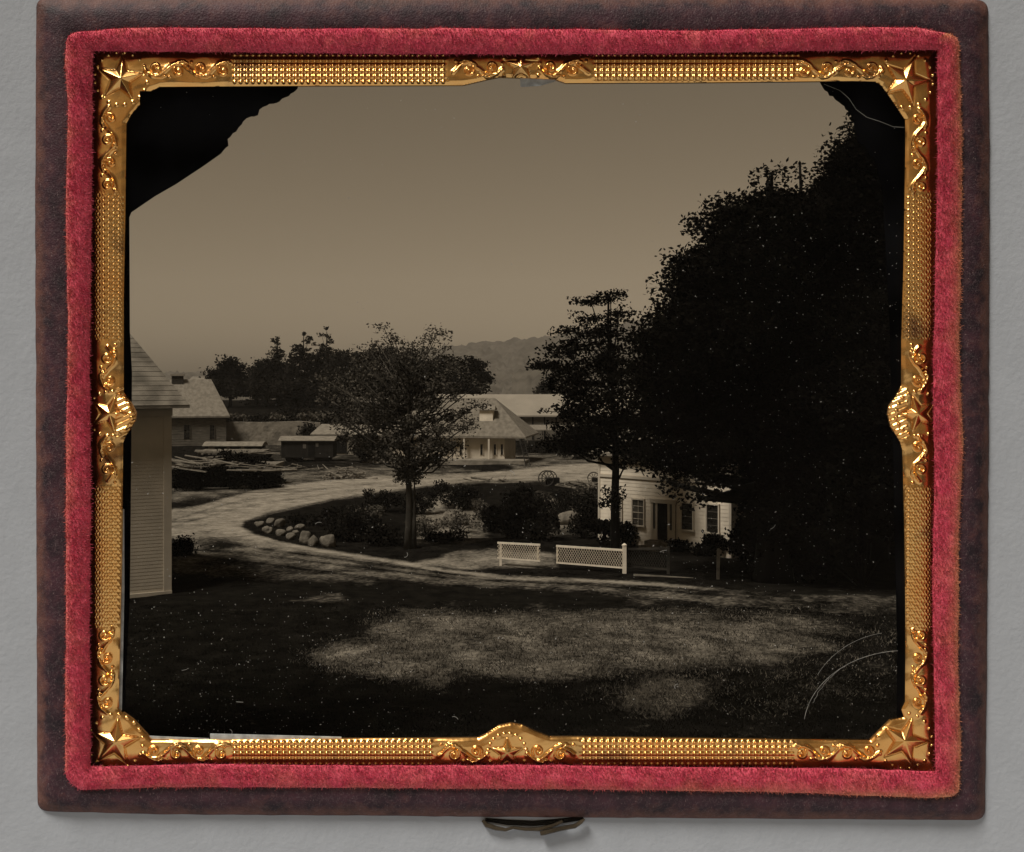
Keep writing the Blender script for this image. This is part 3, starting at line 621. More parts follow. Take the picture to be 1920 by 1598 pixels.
# ---------------------------------------------------------------- lattice fence
def fence(pa, pb, ta, tb, ba, bb, label, m, posts, pitch=.115):
    """pa,pb: ground points of the ends; t*/b*: heights of panel top and bottom above the ground"""
    a, b = np.array(pa), np.array(pb); root = thing('lattice_fence', (a + b) / 2, label, 'fence', 'lattice fences by the road')
    u = (b - a); L = np.linalg.norm(u[:2]); u /= L
    def q(s, t): zb = ba + (bb - ba) * s / L; zt = ta + (tb - ta) * s / L; return a + u * s + np.array((0, 0, zb + (zt - zb) * t))
    mb = MB(); mb.bar(q(0, 1), q(L, 1), .07, .09); mb.build('top_rail', m, root)
    mb = MB(); mb.bar(q(0, 0), q(L, 0), .06, .07); mb.build('bottom_rail', m, root)
    mb = MB(); hh = ta - ba; sl = hh * .62; n = int((L + sl) / pitch)
    for k in range(n + 1):
        s0 = -sl + k * pitch
        for sg, off in ((1, -.012), (-1, .012)):
            x0, x1 = (s0, s0 + sl) if sg > 0 else (s0 + sl, s0); t0, t1 = 0., 1.
            if abs(x1 - x0) < 1e-6: continue
            def tt(x): return (x - x0) / (x1 - x0)
            lo, hi = sorted((tt(0), tt(L))); lo = max(lo, 0); hi = min(hi, 1)
            if hi - lo < .05: continue
            o = np.array((0, off, 0)); mb.bar(q(x0 + (x1 - x0) * lo, lo) + o, q(x0 + (x1 - x0) * hi, hi) + o, .042, .012)
    mb.build('lattice', m, root)
    for (s, up, dn, w) in posts:
        g = a + u * s; mb = MB(); mb.bar(g + np.array((0, .03, dn)), g + np.array((0, .03, up)), w); 
        if w > .15: mb.tube([g + np.array((0, .03, up)), g + np.array((0, .03, up + .05)), g + np.array((0, .03, up + .12))], [.11, .12, .02], 8)
        mb.build('post', m, root)
def Z(row, d): return H - (row - YH) / F * d
d1, d2 = 54.6, 54.0
a = P(933, 0, d1); b = P(1013, 0, d2); a[2] = b[2] = 0
fence(a, b, Z(1018, d1), Z(1022, d2), Z(1046, d1), Z(1052, d2), 'short white lattice fence panel standing left of the gap', M['fence'], [(.15, Z(1018, d1), -.05, .11), (1.95, Z(1021, d2), Z(1052, d2), .08)])
d1, d2 = 53.6, 52.6
a = P(1043, 0, d1); b = P(1170, 0, d2); a[2] = b[2] = 0; L_ = float(np.linalg.norm(b - a))
fence(a, b, Z(1024, d1), Z(1032, d2), Z(1055, d1), Z(1065, d2), 'longer white lattice fence panel ending in a tall round-topped post', M['fence'], [(.05, Z(1024, d1), Z(1056, d1), .08), (L_ + .02, Z(1024, d2), -.05, .17)])
M['fence_shade'] = mat('fence_shaded', sep(.03), .9, var=.5, vscale=3)  # fence under the tree: its shade is put into a darker base colour
M['post_grey'] = mat('post_weathered', sep(.13), .9, var=.3, vscale=3)
d3 = 52.0
a = P(1178, 0, 52.9); b = P(1253, 0, d3 + .3); a[2] = b[2] = 0; L_ = float(np.linalg.norm(b - a))
fence(a, b, Z(1030, 52.9), Z(1030, d3), Z(1062, 52.9), Z(1070, d3), 'lattice fence panel with the tree shade put into its dark colour', M['fence_shade'], [(L_, Z(1027, d3), -.05, .12)])
mb = MB(); q = P(1346, 1088, 50.8); q[2] = 0; mb.bar(q, q + np.array((.03, 0, Z(1030, 50.8))), .12, .14); mb.tube([q + np.array((.03, 0, Z(1030, 50.8))), q + np.array((.03, 0, Z(1028, 50.8)))], [.08, .02], 6)
tag(mb.build('gate_post', M['post_grey']), 'lone weathered post standing in the black shade right of the fence', 'post')
mb = MB(); mb.bar(P(1188, 1079, 51.9), P(1300, 1086, 51.2), .1, .12); tag(mb.build('timber', M['post_grey']), 'long pale timber lying at the foot of the dark fence', 'timber')

# ---------------------------------------------------------------- rocks
def rock(px, rb, wpx, hpx, label, seed, m='boulder', group='pale boulders at the road bend', pt=1.):
    r2 = np.random.default_rng(seed); g = G(px, rb); s = wpx / 2 / F * g[1]; hh = hpx / F * g[1]
    nu, nv = 18, 12; th = np.linspace(0, 2 * math.pi, nu, endpoint=False); ph = np.linspace(-.5 * math.pi, .5 * math.pi, nv)
    T, Pp = np.meshgrid(th, ph); k = r2.normal(size=(6, 3)); n = np.stack([np.cos(Pp) * np.cos(T), np.cos(Pp) * np.sin(T), np.sin(Pp)], -1)
    rad = 1 + sum(.10 * np.sin(2.2 * (n @ k[i]) + i) for i in range(6)) + r2.normal(size=T.shape) * .012
    for i in range(7):
        w_ = r2.normal(size=3); w_ /= np.linalg.norm(w_); dt = n @ w_; rad = np.minimum(rad, np.where(dt > .2, .80 / np.maximum(dt, .2), 9))
    rad[0] = rad[0].mean(); rad[-1] = rad[-1].mean()
    n = n * rad[..., None]; V = n * np.array((s, s * .8, hh * .62)) + g + np.array((0, s * .7, hh * .36)); V = V.reshape(-1, 3)
    idx = np.arange(nu * nv).reshape(nv, nu); q = np.stack([idx[:-1], np.roll(idx[:-1], -1, 1), np.roll(idx[1:], -1, 1), idx[1:]], -1).reshape(-1, 4)
    tag(nmesh('boulder', V, q, M[m], origin=(g[0], g[1] + s * .7, g[2]), smooth=False), label, 'boulder', group)
rk = [(487, 990, 22, 14, 'small boulder at the very tip of the road bend'), (502, 1000, 22, 13, 'low boulder second from the tip of the road bend'), (520, 990, 26, 16, 'rounded boulder high on the bend behind the first two'),
      (526, 1003, 26, 14, 'flat boulder leaning on its neighbours at the bend'), (541, 1012, 26, 16, 'pale oblong boulder at the edge of the lower road'), (545, 998, 14, 10, 'pale round stone on top of the pile at the bend'),
      (562, 992, 20, 10, 'small bright stone at the back of the boulder pile'), (567, 1020, 28, 20, 'boulder in the middle of the bottom row along the road'), (588, 1022, 24, 22, 'boulder just left of the big pointed one'),
      (612, 1028, 42, 30, 'big pointed grey boulder, the last and largest in the row'), (556, 1003, 16, 9, 'small dull stone wedged among the boulders'), (506, 980, 20, 9, 'half buried stone near the upper road at the bend')]
for i, (a, b, w, h, l) in enumerate(rk): rock(a + (i * 37 % 5 - 2), b + (i * 53 % 5 - 2), w * .86, h * (.75 + .09 * (i * 29 % 5)), l, 40 + i)
rock(452, 752, 56, 26, 'large rounded rock outcrop on the rise in front of the far left trees', 80, group='rocks in the upper field'); rock(438, 757, 40, 18, 'second rock at the left foot of the outcrop', 81, group='rocks in the upper field')
for i, (a, b, w, h, l) in enumerate([(800, 992, 44, 20, 'broad pale rock in the bank right of the thin tree trunk'), (852, 985, 54, 24, 'largest pale rock in the middle of the hollow'), (875, 955, 40, 14, 'rock high on the bank under the dark bushes'),
        (1030, 950, 44, 16, 'pale rock below the cart'), (1062, 985, 44, 26, 'rock between the dark bushes left of the white house'), (705, 1000, 40, 18, 'dull rock left of the thin tree trunk')]):
    rock(a, b, w, h, l, 90 + i, 'stone', 'rocks in the hollow')

# ---------------------------------------------------------------- trees and bushes
def ell(px, row, d, wpx, hpx, n, dep=None):
    return (P(px, row, d), (wpx / F * d, dep if dep else wpx / F * d * .8, hpx / F * d), n)
def tree(name, label, base, top, r0, clumps, lsize, leafm, barkm, per=34, tuft=.34, fl=.5, group=None, extra=None, limb=True, cat='tree'):
    base = np.array(base); top = np.array(top); t = thing(name, base, label, cat, group)
    mb = MB(); n = 9; pts = []; rad = []
    for i in range(n + 1):
        s = i / n; w = np.array((math.sin(s * 7 + base[0]) * .10, math.cos(s * 5) * .08, 0)) * min(1, s * 3) * (1 if r0 > .08 else .2); pts.append(base * (1 - s) + top * s + w - np.array((0, 0, .1 if i == 0 else 0))); rad.append(r0 * (1.25 if i == 0 else 1) * (1 - .82 * s))
    mb.tube(pts, rad, 12); tr = mb.build('trunk', M[barkm], t, smooth=True)
    C, cents = crown_pts(clumps, per, tuft, fl)
    if limb:
        mb = MB(); k = 0
        for (c, r, nn), tc in zip(clumps, cents):
            hz = base[2] + max(.25 * (top[2] - base[2]), min(.92 * (top[2] - base[2]), (c[2] - base[2]) * .8)); s = (hz - base[2]) / (top[2] - base[2] + 1e-6); st_ = base * (1 - s) + top * s
            rr = r0 * .42 * (1 - .6 * s); mid = st_ * .5 + np.array(c) * .5 - np.array((0, 0, .12 * np.linalg.norm(np.array(c) - st_)))
            mb.tube([st_, mid, c], [rr, rr * .7, rr * .4], 6)
            for q in tc[::max(1, len(tc) // 9)]:
                mb.tube([c, (np.array(c) + q) / 2 + RNG.normal(size=3) * .1, q], [rr * .4, rr * .25, .012], 5)
        mb.build('limbs', M[barkm], t, smooth=True)
    V, Fc = leaves(C, lsize); nmesh('crown', V, Fc, M[leafm], t)
    return t
def bush(px, rb, wpx, hpx, n, label, lm='leaf_bush', ls=.10, group='bushes in the hollow and yard', tuft=.22, name='bush', d=None, cat='bush'):
    g = G(px, rb) if d is None else P(px, rb, d); dd = g[1]; wr = wpx / 2 / F * dd; hr = hpx / 2 / F * dd
    t = thing(name, g, label, cat, group); r2 = random.Random(int(px * 7 + rb)); mb = MB(); cl = []
    for k in range(10):
        c = g + np.array((r2.uniform(-.85, .85) * wr, r2.uniform(-.3, .5) * wr, hr * r2.uniform(.35, 1.5))); cl.append((c, (wr * .32, wr * .32, hr * .42), n // 10)); mb.tube([g + np.array((r2.uniform(-.1, .1), 0, -.05)), (g + c) / 2 + np.array((0, 0, .05)), c], [.04, .03, .015], 5)
    mb.build('stems', M['bark_dark'], t)
    C, _ = crown_pts(cl, 26, tuft, .7); C = C[C[:, 2] > g[2]]; V, Fc = leaves(C, ls, 1.); nmesh('foliage', V, Fc, M[lm], t); return t

# thin tree in the middle
b = G(765, 1030); d = b[1]
cl = [ell(768, 890, d - .1, 22, 14, 1500)]
for (r0_, spx, dr0, n0, k_) in ((868, 60, -6, 380, 4), (862, -72, -14, 380, 4), (848, 98, -20, 420, 5), (842, -120, -26, 420, 5), (825, 118, -34, 400, 5), (815, -150, -36, 360, 6), (800, 130, -40, 400, 6), (790, -158, -44, 330, 6), (775, 112, -44, 380, 5), (768, -140, -46, 330, 6),
        (750, 105, -42, 380, 5), (745, -115, -46, 340, 5), (725, 95, -42, 360, 5), (722, -95, -46, 340, 5), (700, 72, -40, 170, 4), (698, -72, -42, 150, 4), (680, 56, -44, 60, 4), (676, -60, -36, 50, 4), (660, 46, -44, 44, 4), (655, -46, -34, 40, 4), (740, -160, -30, 240, 6), (790, -130, 10, 300, 5), (820, -110, 10, 300, 5), (835, 80, 14, 320, 4), (850, 30, -16, 500, 2), (825, -30, -10, 500, 2), (790, 20, -10, 500, 2), (760, -20, -10, 500, 2), (730, 8, -8, 400, 2)):
    for j in range(1, k_ + 1):
        f_ = j / k_; dz_ = RNG.normal() * 1.6 * f_
        cl.append(ell(768 + spx * f_ + RNG.normal() * 5, r0_ + dr0 * f_ ** 1.3 + RNG.normal() * 4, d + dz_, 17 + 6 * RNG.random(), 8 + 3 * RNG.random(), int(n0 * (1.0 - .45 * f_) * (.62 if spx < 0 else .68) * (.6 if r0_ < 705 else 1)), dep=.9))
tree('thin_tree', 'slender leaning tree with thin brown foliage standing alone in the middle beside the road', b, P(770, 640, d), .20, cl, .075, 'leaf_mid', 'bark', tuft=.24, fl=.7, per=22)
b2_ = G(778, 1029); mb = MB(); mb.tube([b2_, b2_ + np.array((-.02, 0, 1.5)), P(777, 900, b2_[1])], [.10, .08, .03], 8)
tag(mb.build('young_stem', M['bark'], smooth=True), 'thin bare second stem rising right beside the slender tree', 'sapling')

# layered tree left of the white house
b = G(1155, 1035); b = P(1155, 1035, 56.5); b[2] = 0; d = 56.5
cl = [ell(1108, 566, d, 26, 10, 260), ell(1145, 560, d, 28, 14, 300), ell(1160, 590, d, 26, 20, 330), ell(1100, 597, d, 38, 9, 260), ell(1140, 620, d, 42, 18, 480), ell(1085, 625, d, 44, 15, 420), ell(1060, 655, d, 50, 17, 700), ell(1135, 665, d, 55, 32, 1300),
      ell(1025, 684, d, 34, 10, 400), ell(1080, 700, d, 60, 25, 1300), ell(1170, 720, d, 60, 45, 2200), ell(1060, 725, d, 42, 16, 700), ell(1105, 755, d, 62, 28, 1500), ell(1060, 772, d, 40, 16, 520), ell(1180, 790, d, 60, 50, 2600), ell(1095, 800, d, 60, 32, 1900),
      ell(1055, 830, d, 38, 20, 800), ell(1110, 840, d, 50, 24, 1200), ell(1185, 838, d, 40, 22, 900), ell(1172, 872, d, 16, 12, 120), ell(1200, 645, d, 40, 30, 700), ell(1146, 925, d - .6, 14, 24, 200), ell(1138, 945, d - .6, 14, 10, 90)]
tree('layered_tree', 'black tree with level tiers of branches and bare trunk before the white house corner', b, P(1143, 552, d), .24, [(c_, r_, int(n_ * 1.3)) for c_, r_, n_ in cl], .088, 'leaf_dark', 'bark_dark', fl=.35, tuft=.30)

# huge black tree
d = 50.; b = P(1450, 0, d); b[2] = 0
cl = []
prof = [(1420, 400, 90, 34), (1385, 445, 70, 45), (1480, 420, 90, 55), (1325, 520, 70, 62), (1400, 520, 120, 80), (1520, 520, 110, 90), (1278, 610, 60, 60), (1350, 630, 120, 90), (1480, 640, 130, 110), (1600, 620, 80, 110),
        (1240, 700, 50, 60), (1330, 740, 110, 90), (1460, 760, 130, 110), (1600, 760, 90, 120), (1250, 780, 60, 50), (1350, 832, 105, 46), (1480, 870, 110, 80), (1600, 890, 90, 100), (1292, 864, 82, 26), (1226, 850, 42, 28), (1340, 895, 30, 8), (1440, 960, 45, 60), (1640, 420, 60, 90), (1610, 520, 90, 90), (1650, 330, 40, 60)]
for (x, y, w, h) in prof: cl.append(ell(x, y, d + RNG.uniform(-2, 2), w * .86, h * .86, int(w * h * 1.05), dep=2.6))
for (x, y, w, h, n) in ((1447, 325, 12, 12, 60), (1448, 352, 16, 14, 110), (1312, 425, 14, 22, 160), (1275, 490, 20, 8, 90), (1252, 545, 22, 16, 160), (1350, 395, 30, 18, 260), (1480, 372, 30, 14, 220), (1215, 640, 22, 40, 420), (1262, 908, 9, 7, 60), (1312, 934, 8, 5, 36), (1340, 900, 26, 7, 110), (1590, 300, 40, 30, 1400), (1640, 260, 40, 50, 2400), (1575, 350, 45, 40, 2200), (1540, 372, 30, 18, 700), (1660, 420, 40, 90, 4000), (1600, 420, 60, 60, 3600)):
    cl.append(ell(x, y, d - 1, w, h, n, dep=.8))
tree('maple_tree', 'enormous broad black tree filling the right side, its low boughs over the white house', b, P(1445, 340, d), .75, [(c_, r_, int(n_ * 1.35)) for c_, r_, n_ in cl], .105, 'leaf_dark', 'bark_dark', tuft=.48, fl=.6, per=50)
# conifers at the far right
def conifer(px, rt, rb, wpx, d, n, label, lm, ls, group, base_z=0., lean=0., fl=.3, pw=.8):
    top = P(px + lean, rt, d); base = P(px, rb, d); base[2] = base_z; cl = []; hh = top[2] - base[2]
    for i in range(26):
        s = i / 25; c = base * (1 - (.05 + .93 * s)) + top * (.05 + .93 * s); w = wpx / 2 / F * d * (1 - s) ** pw * RNG.uniform(.7, 1.25) + .05
        for k in range(3 if s < .8 else 1):
            an = RNG.uniform(0, 6.28); cc = c + np.array((math.cos(an), math.sin(an), 0)) * w * .55 * RNG.uniform(.4, 1.3) + np.array((0, 0, RNG.normal() * hh / 30)); cl.append((cc, (w * .55, w * .55, hh / 34), max(12, int(n / 72 * (1.5 - 1.2 * s)))))
    tree('conifer', label, base, top, max(.06, hh * .018), cl, ls, lm, 'bark_dark', per=12, tuft=hh * .012 + .06, fl=fl, group=group, limb=True)
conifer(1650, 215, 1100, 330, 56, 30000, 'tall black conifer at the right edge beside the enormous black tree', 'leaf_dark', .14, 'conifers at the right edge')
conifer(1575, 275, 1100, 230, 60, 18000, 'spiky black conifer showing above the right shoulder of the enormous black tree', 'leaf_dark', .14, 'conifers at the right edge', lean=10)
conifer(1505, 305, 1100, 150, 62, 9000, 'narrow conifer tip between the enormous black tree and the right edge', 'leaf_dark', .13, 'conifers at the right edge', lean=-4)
# shrubs under the huge tree
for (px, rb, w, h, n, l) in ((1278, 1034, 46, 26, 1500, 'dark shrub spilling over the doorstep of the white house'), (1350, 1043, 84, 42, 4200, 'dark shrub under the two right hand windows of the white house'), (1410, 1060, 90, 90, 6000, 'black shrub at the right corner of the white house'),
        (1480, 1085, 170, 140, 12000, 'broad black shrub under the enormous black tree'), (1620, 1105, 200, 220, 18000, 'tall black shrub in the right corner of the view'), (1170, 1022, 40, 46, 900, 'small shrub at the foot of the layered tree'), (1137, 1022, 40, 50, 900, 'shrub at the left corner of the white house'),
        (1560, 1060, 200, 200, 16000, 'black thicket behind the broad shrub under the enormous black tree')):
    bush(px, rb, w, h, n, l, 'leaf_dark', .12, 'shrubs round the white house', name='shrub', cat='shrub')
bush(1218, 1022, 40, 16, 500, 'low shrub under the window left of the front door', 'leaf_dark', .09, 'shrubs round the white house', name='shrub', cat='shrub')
# hollow bushes
for (px, rb, w, h, n, lm, l) in ((720, 960, 70, 40, 2400, 'leaf_bush', 'dark bush left of the slender tree trunk, near the upper road'), (790, 965, 60, 50, 2200, 'leaf_bush', 'dark bush right behind the slender tree trunk'), (860, 955, 90, 54, 4200, 'leaf_bush', 'wide black bush on the bank below the station'),
        (965, 1010, 110, 110, 9000, 'leaf_bush', 'largest dark bush in the middle of the hollow'), (930, 1000, 60, 50, 1800, 'leaf_bush', 'bush on the left flank of the largest bush'), (1045, 965, 80, 44, 2600, 'leaf_bush', 'ragged bush right below the cart'), (1095, 1010, 70, 90, 4200, 'leaf_bush', 'tall dark bush left of the white house corner'),
        (1090, 945, 60, 34, 1500, 'leaf_pale', 'pale weedy bush by the strewn planks'), (660, 1015, 90, 50, 2600, 'leaf_bush', 'low dark bush right of the pointed boulder'), (720, 1024, 70, 46, 2200, 'leaf_bush', 'bush at the left foot of the slender tree'), (640, 975, 90, 26, 1800, 'leaf_bush', 'low scrub behind the boulder pile'),
        (800, 1005, 60, 40, 900, 'leaf_pale', 'thin pale scrub among the rocks right of the trunk'), (860, 1000, 60, 50, 900, 'leaf_pale', 'pale scrub over the largest rock'), (1020, 1015, 50, 60, 1800, 'leaf_bush', 'dark bush above the gap in the lattice fence'), (905, 975, 40, 40, 700, 'leaf_pale', 'small pale scrub left of the largest bush'),
        (575, 985, 60, 18, 900, 'leaf_bush', 'small scrub just behind the bright stone'), (835, 1016, 90, 14, 1500, 'leaf_bush', 'low strip of weeds at the bottom of the bank'), (690, 985, 60, 40, 1500, 'leaf_pale', 'pale scrub left of the trunk in the hollow')):
    bush(px, rb, w, h, n, l, lm, .085)
for (px, rb, w, h, n, l) in ((440, 918, 96, 84, 8000, 'black brush heaped against the middle of the stacked lumber'), (500, 915, 66, 54, 4600, 'lower black brush at the right end of the stacked lumber'), (368, 921, 90, 46, 4200, 'low black brush in front of the left stack of lumber')):
    bush(px, rb, w, h, n, l, 'leaf_dark', .09, 'brush by the lumber', tuft=.26, name='brush_pile', cat='brush')
bush(333, 1042, 55, 34, 2600, 'dark bush at the right foot of the near clapboard house', 'leaf_dark', .07)
for i, (px, w, h) in enumerate(((447, 40, 12), (480, 40, 10), (515, 40, 14), (550, 44, 14), (585, 44, 18), (620, 50, 24), (660, 50, 26), (700, 60, 26))):
    bush(px, 793, w + 10, h, 700, ['first', 'second', 'third', 'fourth', 'fifth', 'sixth', 'seventh', 'eighth'][i] + ' hedge bush from the left along the top of the whitewashed wall', 'leaf_pale' if i % 2 == 0 else 'leaf_bush', .22, 'hedge above the whitewashed wall', tuft=.4, d=150)
bush(560, 824, 60, 34, 1500, 'dark bush against the right end of the whitewashed wall', 'leaf_bush', .2, tuft=.4); bush(590, 828, 50, 40, 1500, 'dark bush behind the boxcar', 'leaf_bush', .2, tuft=.4)
bush(1010, 850, 50, 20, 900, 'small bush right of the station ladder', 'leaf_bush', .14, tuft=.3); bush(1085, 862, 80, 24, 1200, 'weedy bush beyond the road left of the white house', 'leaf_bush', .14, tuft=.3)
bush(690, 868, 60, 50, 2500, 'dark bush in front of the stone engine house', 'leaf_bush', .14, tuft=.3)
# far trees
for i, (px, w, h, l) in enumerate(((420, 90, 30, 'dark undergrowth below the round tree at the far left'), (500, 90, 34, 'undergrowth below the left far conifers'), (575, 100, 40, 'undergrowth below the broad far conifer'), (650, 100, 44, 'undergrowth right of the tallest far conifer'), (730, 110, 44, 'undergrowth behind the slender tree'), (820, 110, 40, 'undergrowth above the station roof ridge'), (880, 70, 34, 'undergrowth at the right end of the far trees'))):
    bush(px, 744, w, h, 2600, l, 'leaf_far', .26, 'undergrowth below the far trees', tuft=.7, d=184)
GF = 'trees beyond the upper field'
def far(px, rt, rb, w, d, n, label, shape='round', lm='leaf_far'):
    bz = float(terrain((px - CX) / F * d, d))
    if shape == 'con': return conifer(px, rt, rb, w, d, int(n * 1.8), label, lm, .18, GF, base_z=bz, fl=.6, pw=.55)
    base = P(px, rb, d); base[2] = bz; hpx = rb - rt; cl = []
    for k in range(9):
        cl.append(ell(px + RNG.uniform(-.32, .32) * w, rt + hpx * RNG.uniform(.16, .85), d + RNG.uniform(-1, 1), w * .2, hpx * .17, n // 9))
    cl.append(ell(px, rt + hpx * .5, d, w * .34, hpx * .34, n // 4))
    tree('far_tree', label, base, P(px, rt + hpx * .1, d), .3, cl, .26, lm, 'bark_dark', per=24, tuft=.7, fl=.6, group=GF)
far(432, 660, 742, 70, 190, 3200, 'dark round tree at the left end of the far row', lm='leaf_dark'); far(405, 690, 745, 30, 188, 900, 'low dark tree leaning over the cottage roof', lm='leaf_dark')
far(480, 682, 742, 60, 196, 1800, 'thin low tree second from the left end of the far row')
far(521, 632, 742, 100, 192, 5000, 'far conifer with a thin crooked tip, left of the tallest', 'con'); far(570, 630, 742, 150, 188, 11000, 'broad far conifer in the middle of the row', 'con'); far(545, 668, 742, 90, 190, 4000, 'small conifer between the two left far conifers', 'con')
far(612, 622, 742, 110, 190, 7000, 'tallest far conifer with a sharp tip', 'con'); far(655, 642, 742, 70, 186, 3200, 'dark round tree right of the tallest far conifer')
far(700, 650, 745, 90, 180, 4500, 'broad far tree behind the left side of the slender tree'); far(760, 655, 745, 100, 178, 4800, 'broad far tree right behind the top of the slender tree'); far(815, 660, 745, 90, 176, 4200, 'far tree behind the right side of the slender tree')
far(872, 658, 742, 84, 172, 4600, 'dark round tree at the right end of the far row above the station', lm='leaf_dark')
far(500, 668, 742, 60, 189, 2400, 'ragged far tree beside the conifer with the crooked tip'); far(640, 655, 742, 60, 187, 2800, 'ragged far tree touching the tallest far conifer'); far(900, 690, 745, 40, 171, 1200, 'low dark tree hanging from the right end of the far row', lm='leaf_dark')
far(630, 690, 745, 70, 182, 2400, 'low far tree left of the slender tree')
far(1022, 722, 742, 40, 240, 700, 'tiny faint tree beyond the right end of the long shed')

# ---------------------------------------------------------------- the cased picture: grey backing, leather rim, velvet, gilt mat
def resample(pts, n):
    p = np.array(pts, float); s = np.concatenate([[0], np.cumsum(np.hypot(*np.diff(p, axis=0).T))]); t = np.linspace(0, s[-1], n); return np.stack([np.interp(t, s, p[:, 0]), np.interp(t, s, p[:, 1])], 1)
def ring(sides, n): return np.concatenate([resample(s, n)[:-1] for s in sides])
NS = 460
OUT = ring([[(68, -4), (400, -8), (1000, -8), (1500, -6), (1852, 0)], [(1852, 0), (1856, 300), (1854, 800), (1850, 1300), (1847, 1538)], [(1847, 1538), (1500, 1536), (1100, 1533), (600, 1529), (300, 1527), (70, 1521)], [(70, 1521), (68, 900), (66, 400), (68, -4)]], NS)
VEL = ring([[(126, 62), (180, 58), (240, 52), (500, 54), (900, 54), (1300, 58), (1600, 52), (1720, 52), (1798, 68)], [(1798, 68), (1804, 300), (1802, 500), (1798, 640), (1803, 780), (1806, 830), (1798, 1000), (1796, 1250), (1801, 1400), (1798, 1493)],
            [(1798, 1493), (1740, 1496), (1500, 1486), (1100, 1480), (800, 1478), (500, 1476), (300, 1476), (150, 1481), (123, 1463)], [(123, 1463), (124, 1200), (124, 900), (128, 600), (124, 400), (128, 200), (122, 120), (126, 62)]], NS)
INN = ring([[(174, 96), (500, 99), (700, 101), (900, 102), (1200, 101), (1500, 96), (1758, 94)], [(1758, 94), (1758, 300), (1754, 500), (1750, 700), (1752, 900), (1748, 1100), (1752, 1300), (1754, 1447)],
            [(1754, 1447), (1600, 1441), (1200, 1438), (1000, 1434), (700, 1436), (400, 1433), (170, 1437)], [(170, 1437), (168, 1200), (170, 900), (168, 700), (172, 400), (173, 200), (174, 96)]], NS)
def wob(a, amp, k):
    n = len(a); w = np.stack([vn(n, k, amp), vn(n, k, amp)], 1); w *= np.minimum(1, np.minimum(np.arange(n), n - 1 - np.arange(n)) / 20)[:, None]; return a + w
OUT = wob(OUT, .35, 300); VEL = wob(VEL, .5, 260); INN = wob(INN, .5, 320)
def rnd(a, rad):   # round the four corners of a ring
    n = len(a); b = a.copy(); k = NS - 1
    for c in range(4):
        i = c * k; w = rad
        idx = [(i + j) % n for j in range(-w, w + 1)]; p0 = a[idx[0]]; p2 = a[idx[-1]]; p1 = a[i]
        for j, ii in enumerate(idx): t = j / (2 * w); b[ii] = (1 - t) ** 2 * p0 + 2 * t * (1 - t) * p1 + t * t * p2
    return b
OUT = rnd(OUT, 6); VELR = rnd(VEL, 6)
cpos = P(960, 1530, D0); case = thing('picture_case', cpos, 'old leather picture case with red velvet lining and embossed gilt mat framing the village view', 'picture case')
def strip(A, B, prof, wear):
    """prof: list (t across, protrusion in m)"""
    rows = []; wr = []
    for (t, pr), w in zip(prof, wear):
        q = A * (1 - t) + B * t; d = D0 - pr + vn(len(q), 300, .004); rows.append(np.stack([(q[:, 0] - CX) / F * d, d, H - (q[:, 1] - YH) / F * d], 1)); wr.append(np.full(len(q), w))
    n = len(A); V = np.concatenate(rows); idx = np.arange(len(V)).reshape(len(prof), n)
    q = np.stack([idx[:-1], np.roll(idx[:-1], -1, 1), np.roll(idx[1:], -1, 1), idx[1:]], -1).reshape(-1, 4)
    return V, q, np.concatenate(wr)
pr = [(-.0, .0), (-.0, .02), (.02, .055), (.08, .10), (.18, .15), (.35, .22), (.55, .255), (.8, .25), (1.0, .24), (1.08, .22), (1.10, .12)]
V, q, w = strip(OUT, VELR, pr, [.2, .3, .55, .55, .40, .12, .0, .0, .0, 0, 0])
# less wear along the top edge, more at the sides
rim = nmesh('leather_rim', V, q, M['leather'], case, smooth=True, attr={'wear': w})
pv = [(-.02, .18), (.0, .26), (.05, .30), (.2, .325), (.5, .33), (.8, .315), (.95, .292), (.985, .272), (.995, .265), (1.0, .26)]
wv_ = [.75, .75, .6, .3, .08, .0, .0, 0, 0, 0]
V, q, w = strip(VELR, INN, pv, wv_)
nr = len(VELR)
side_w = lambda a: np.where(a[:, 0] > 1770, 1.25, np.where(a[:, 1] > 1450, np.interp(a[:, 0], [200, 1200, 1700], [.25, .6, 1.1]), np.where(a[:, 1] < 110, .15, .55)))
lr = np.tile(side_w(VELR), len(pv))     # the top side is less worn at its edge
Vl, ql, _ = strip(VELR, INN, [(.999, .262), (1.003, .17), (1.004, .02)], [0, 0, 0]); nmesh('added_dark_wall', Vl, ql, mat('added_wall_dark', (.045, .008, .006), .9, spec=0.), case)  # velvet's inner side, added dark so the mat reflects less red
# fibres on the velvet
nf = 150000; ii = RNG.integers(0, nr, nf); t = RNG.uniform(-.015, 1.0, nf); fj = RNG.uniform(0, 1, nf)[:, None]
pq = (VELR[ii] * (1 - fj) + VELR[(ii + 1) % nr] * fj) * (1 - t[:, None]) + (INN[ii] * (1 - fj) + INN[(ii + 1) % nr] * fj) * t[:, None]
prt = np.interp(t, [a for a, _ in pv[:8]], [b_ for _, b_ in pv[:8]])
acr = (VELR[ii] - INN[ii]); acr /= np.linalg.norm(acr, axis=1)[:, None]
lean = (1 - 2 * t)[:, None] * acr * 2.6 + RNG.normal(size=(nf, 2)) * 2.4
tipq = pq + lean; tipr = prt + RNG.uniform(.02, .05, nf)
wd = RNG.normal(size=(nf, 2)); wd /= np.linalg.norm(wd, axis=1)[:, None]; wd *= RNG.uniform(.45, .9, nf)[:, None]
def PV(qq, prr): d = D0 - prr; return np.stack([(qq[:, 0] - CX) / F * d, d, H - (qq[:, 1] - YH) / F * d], 1)
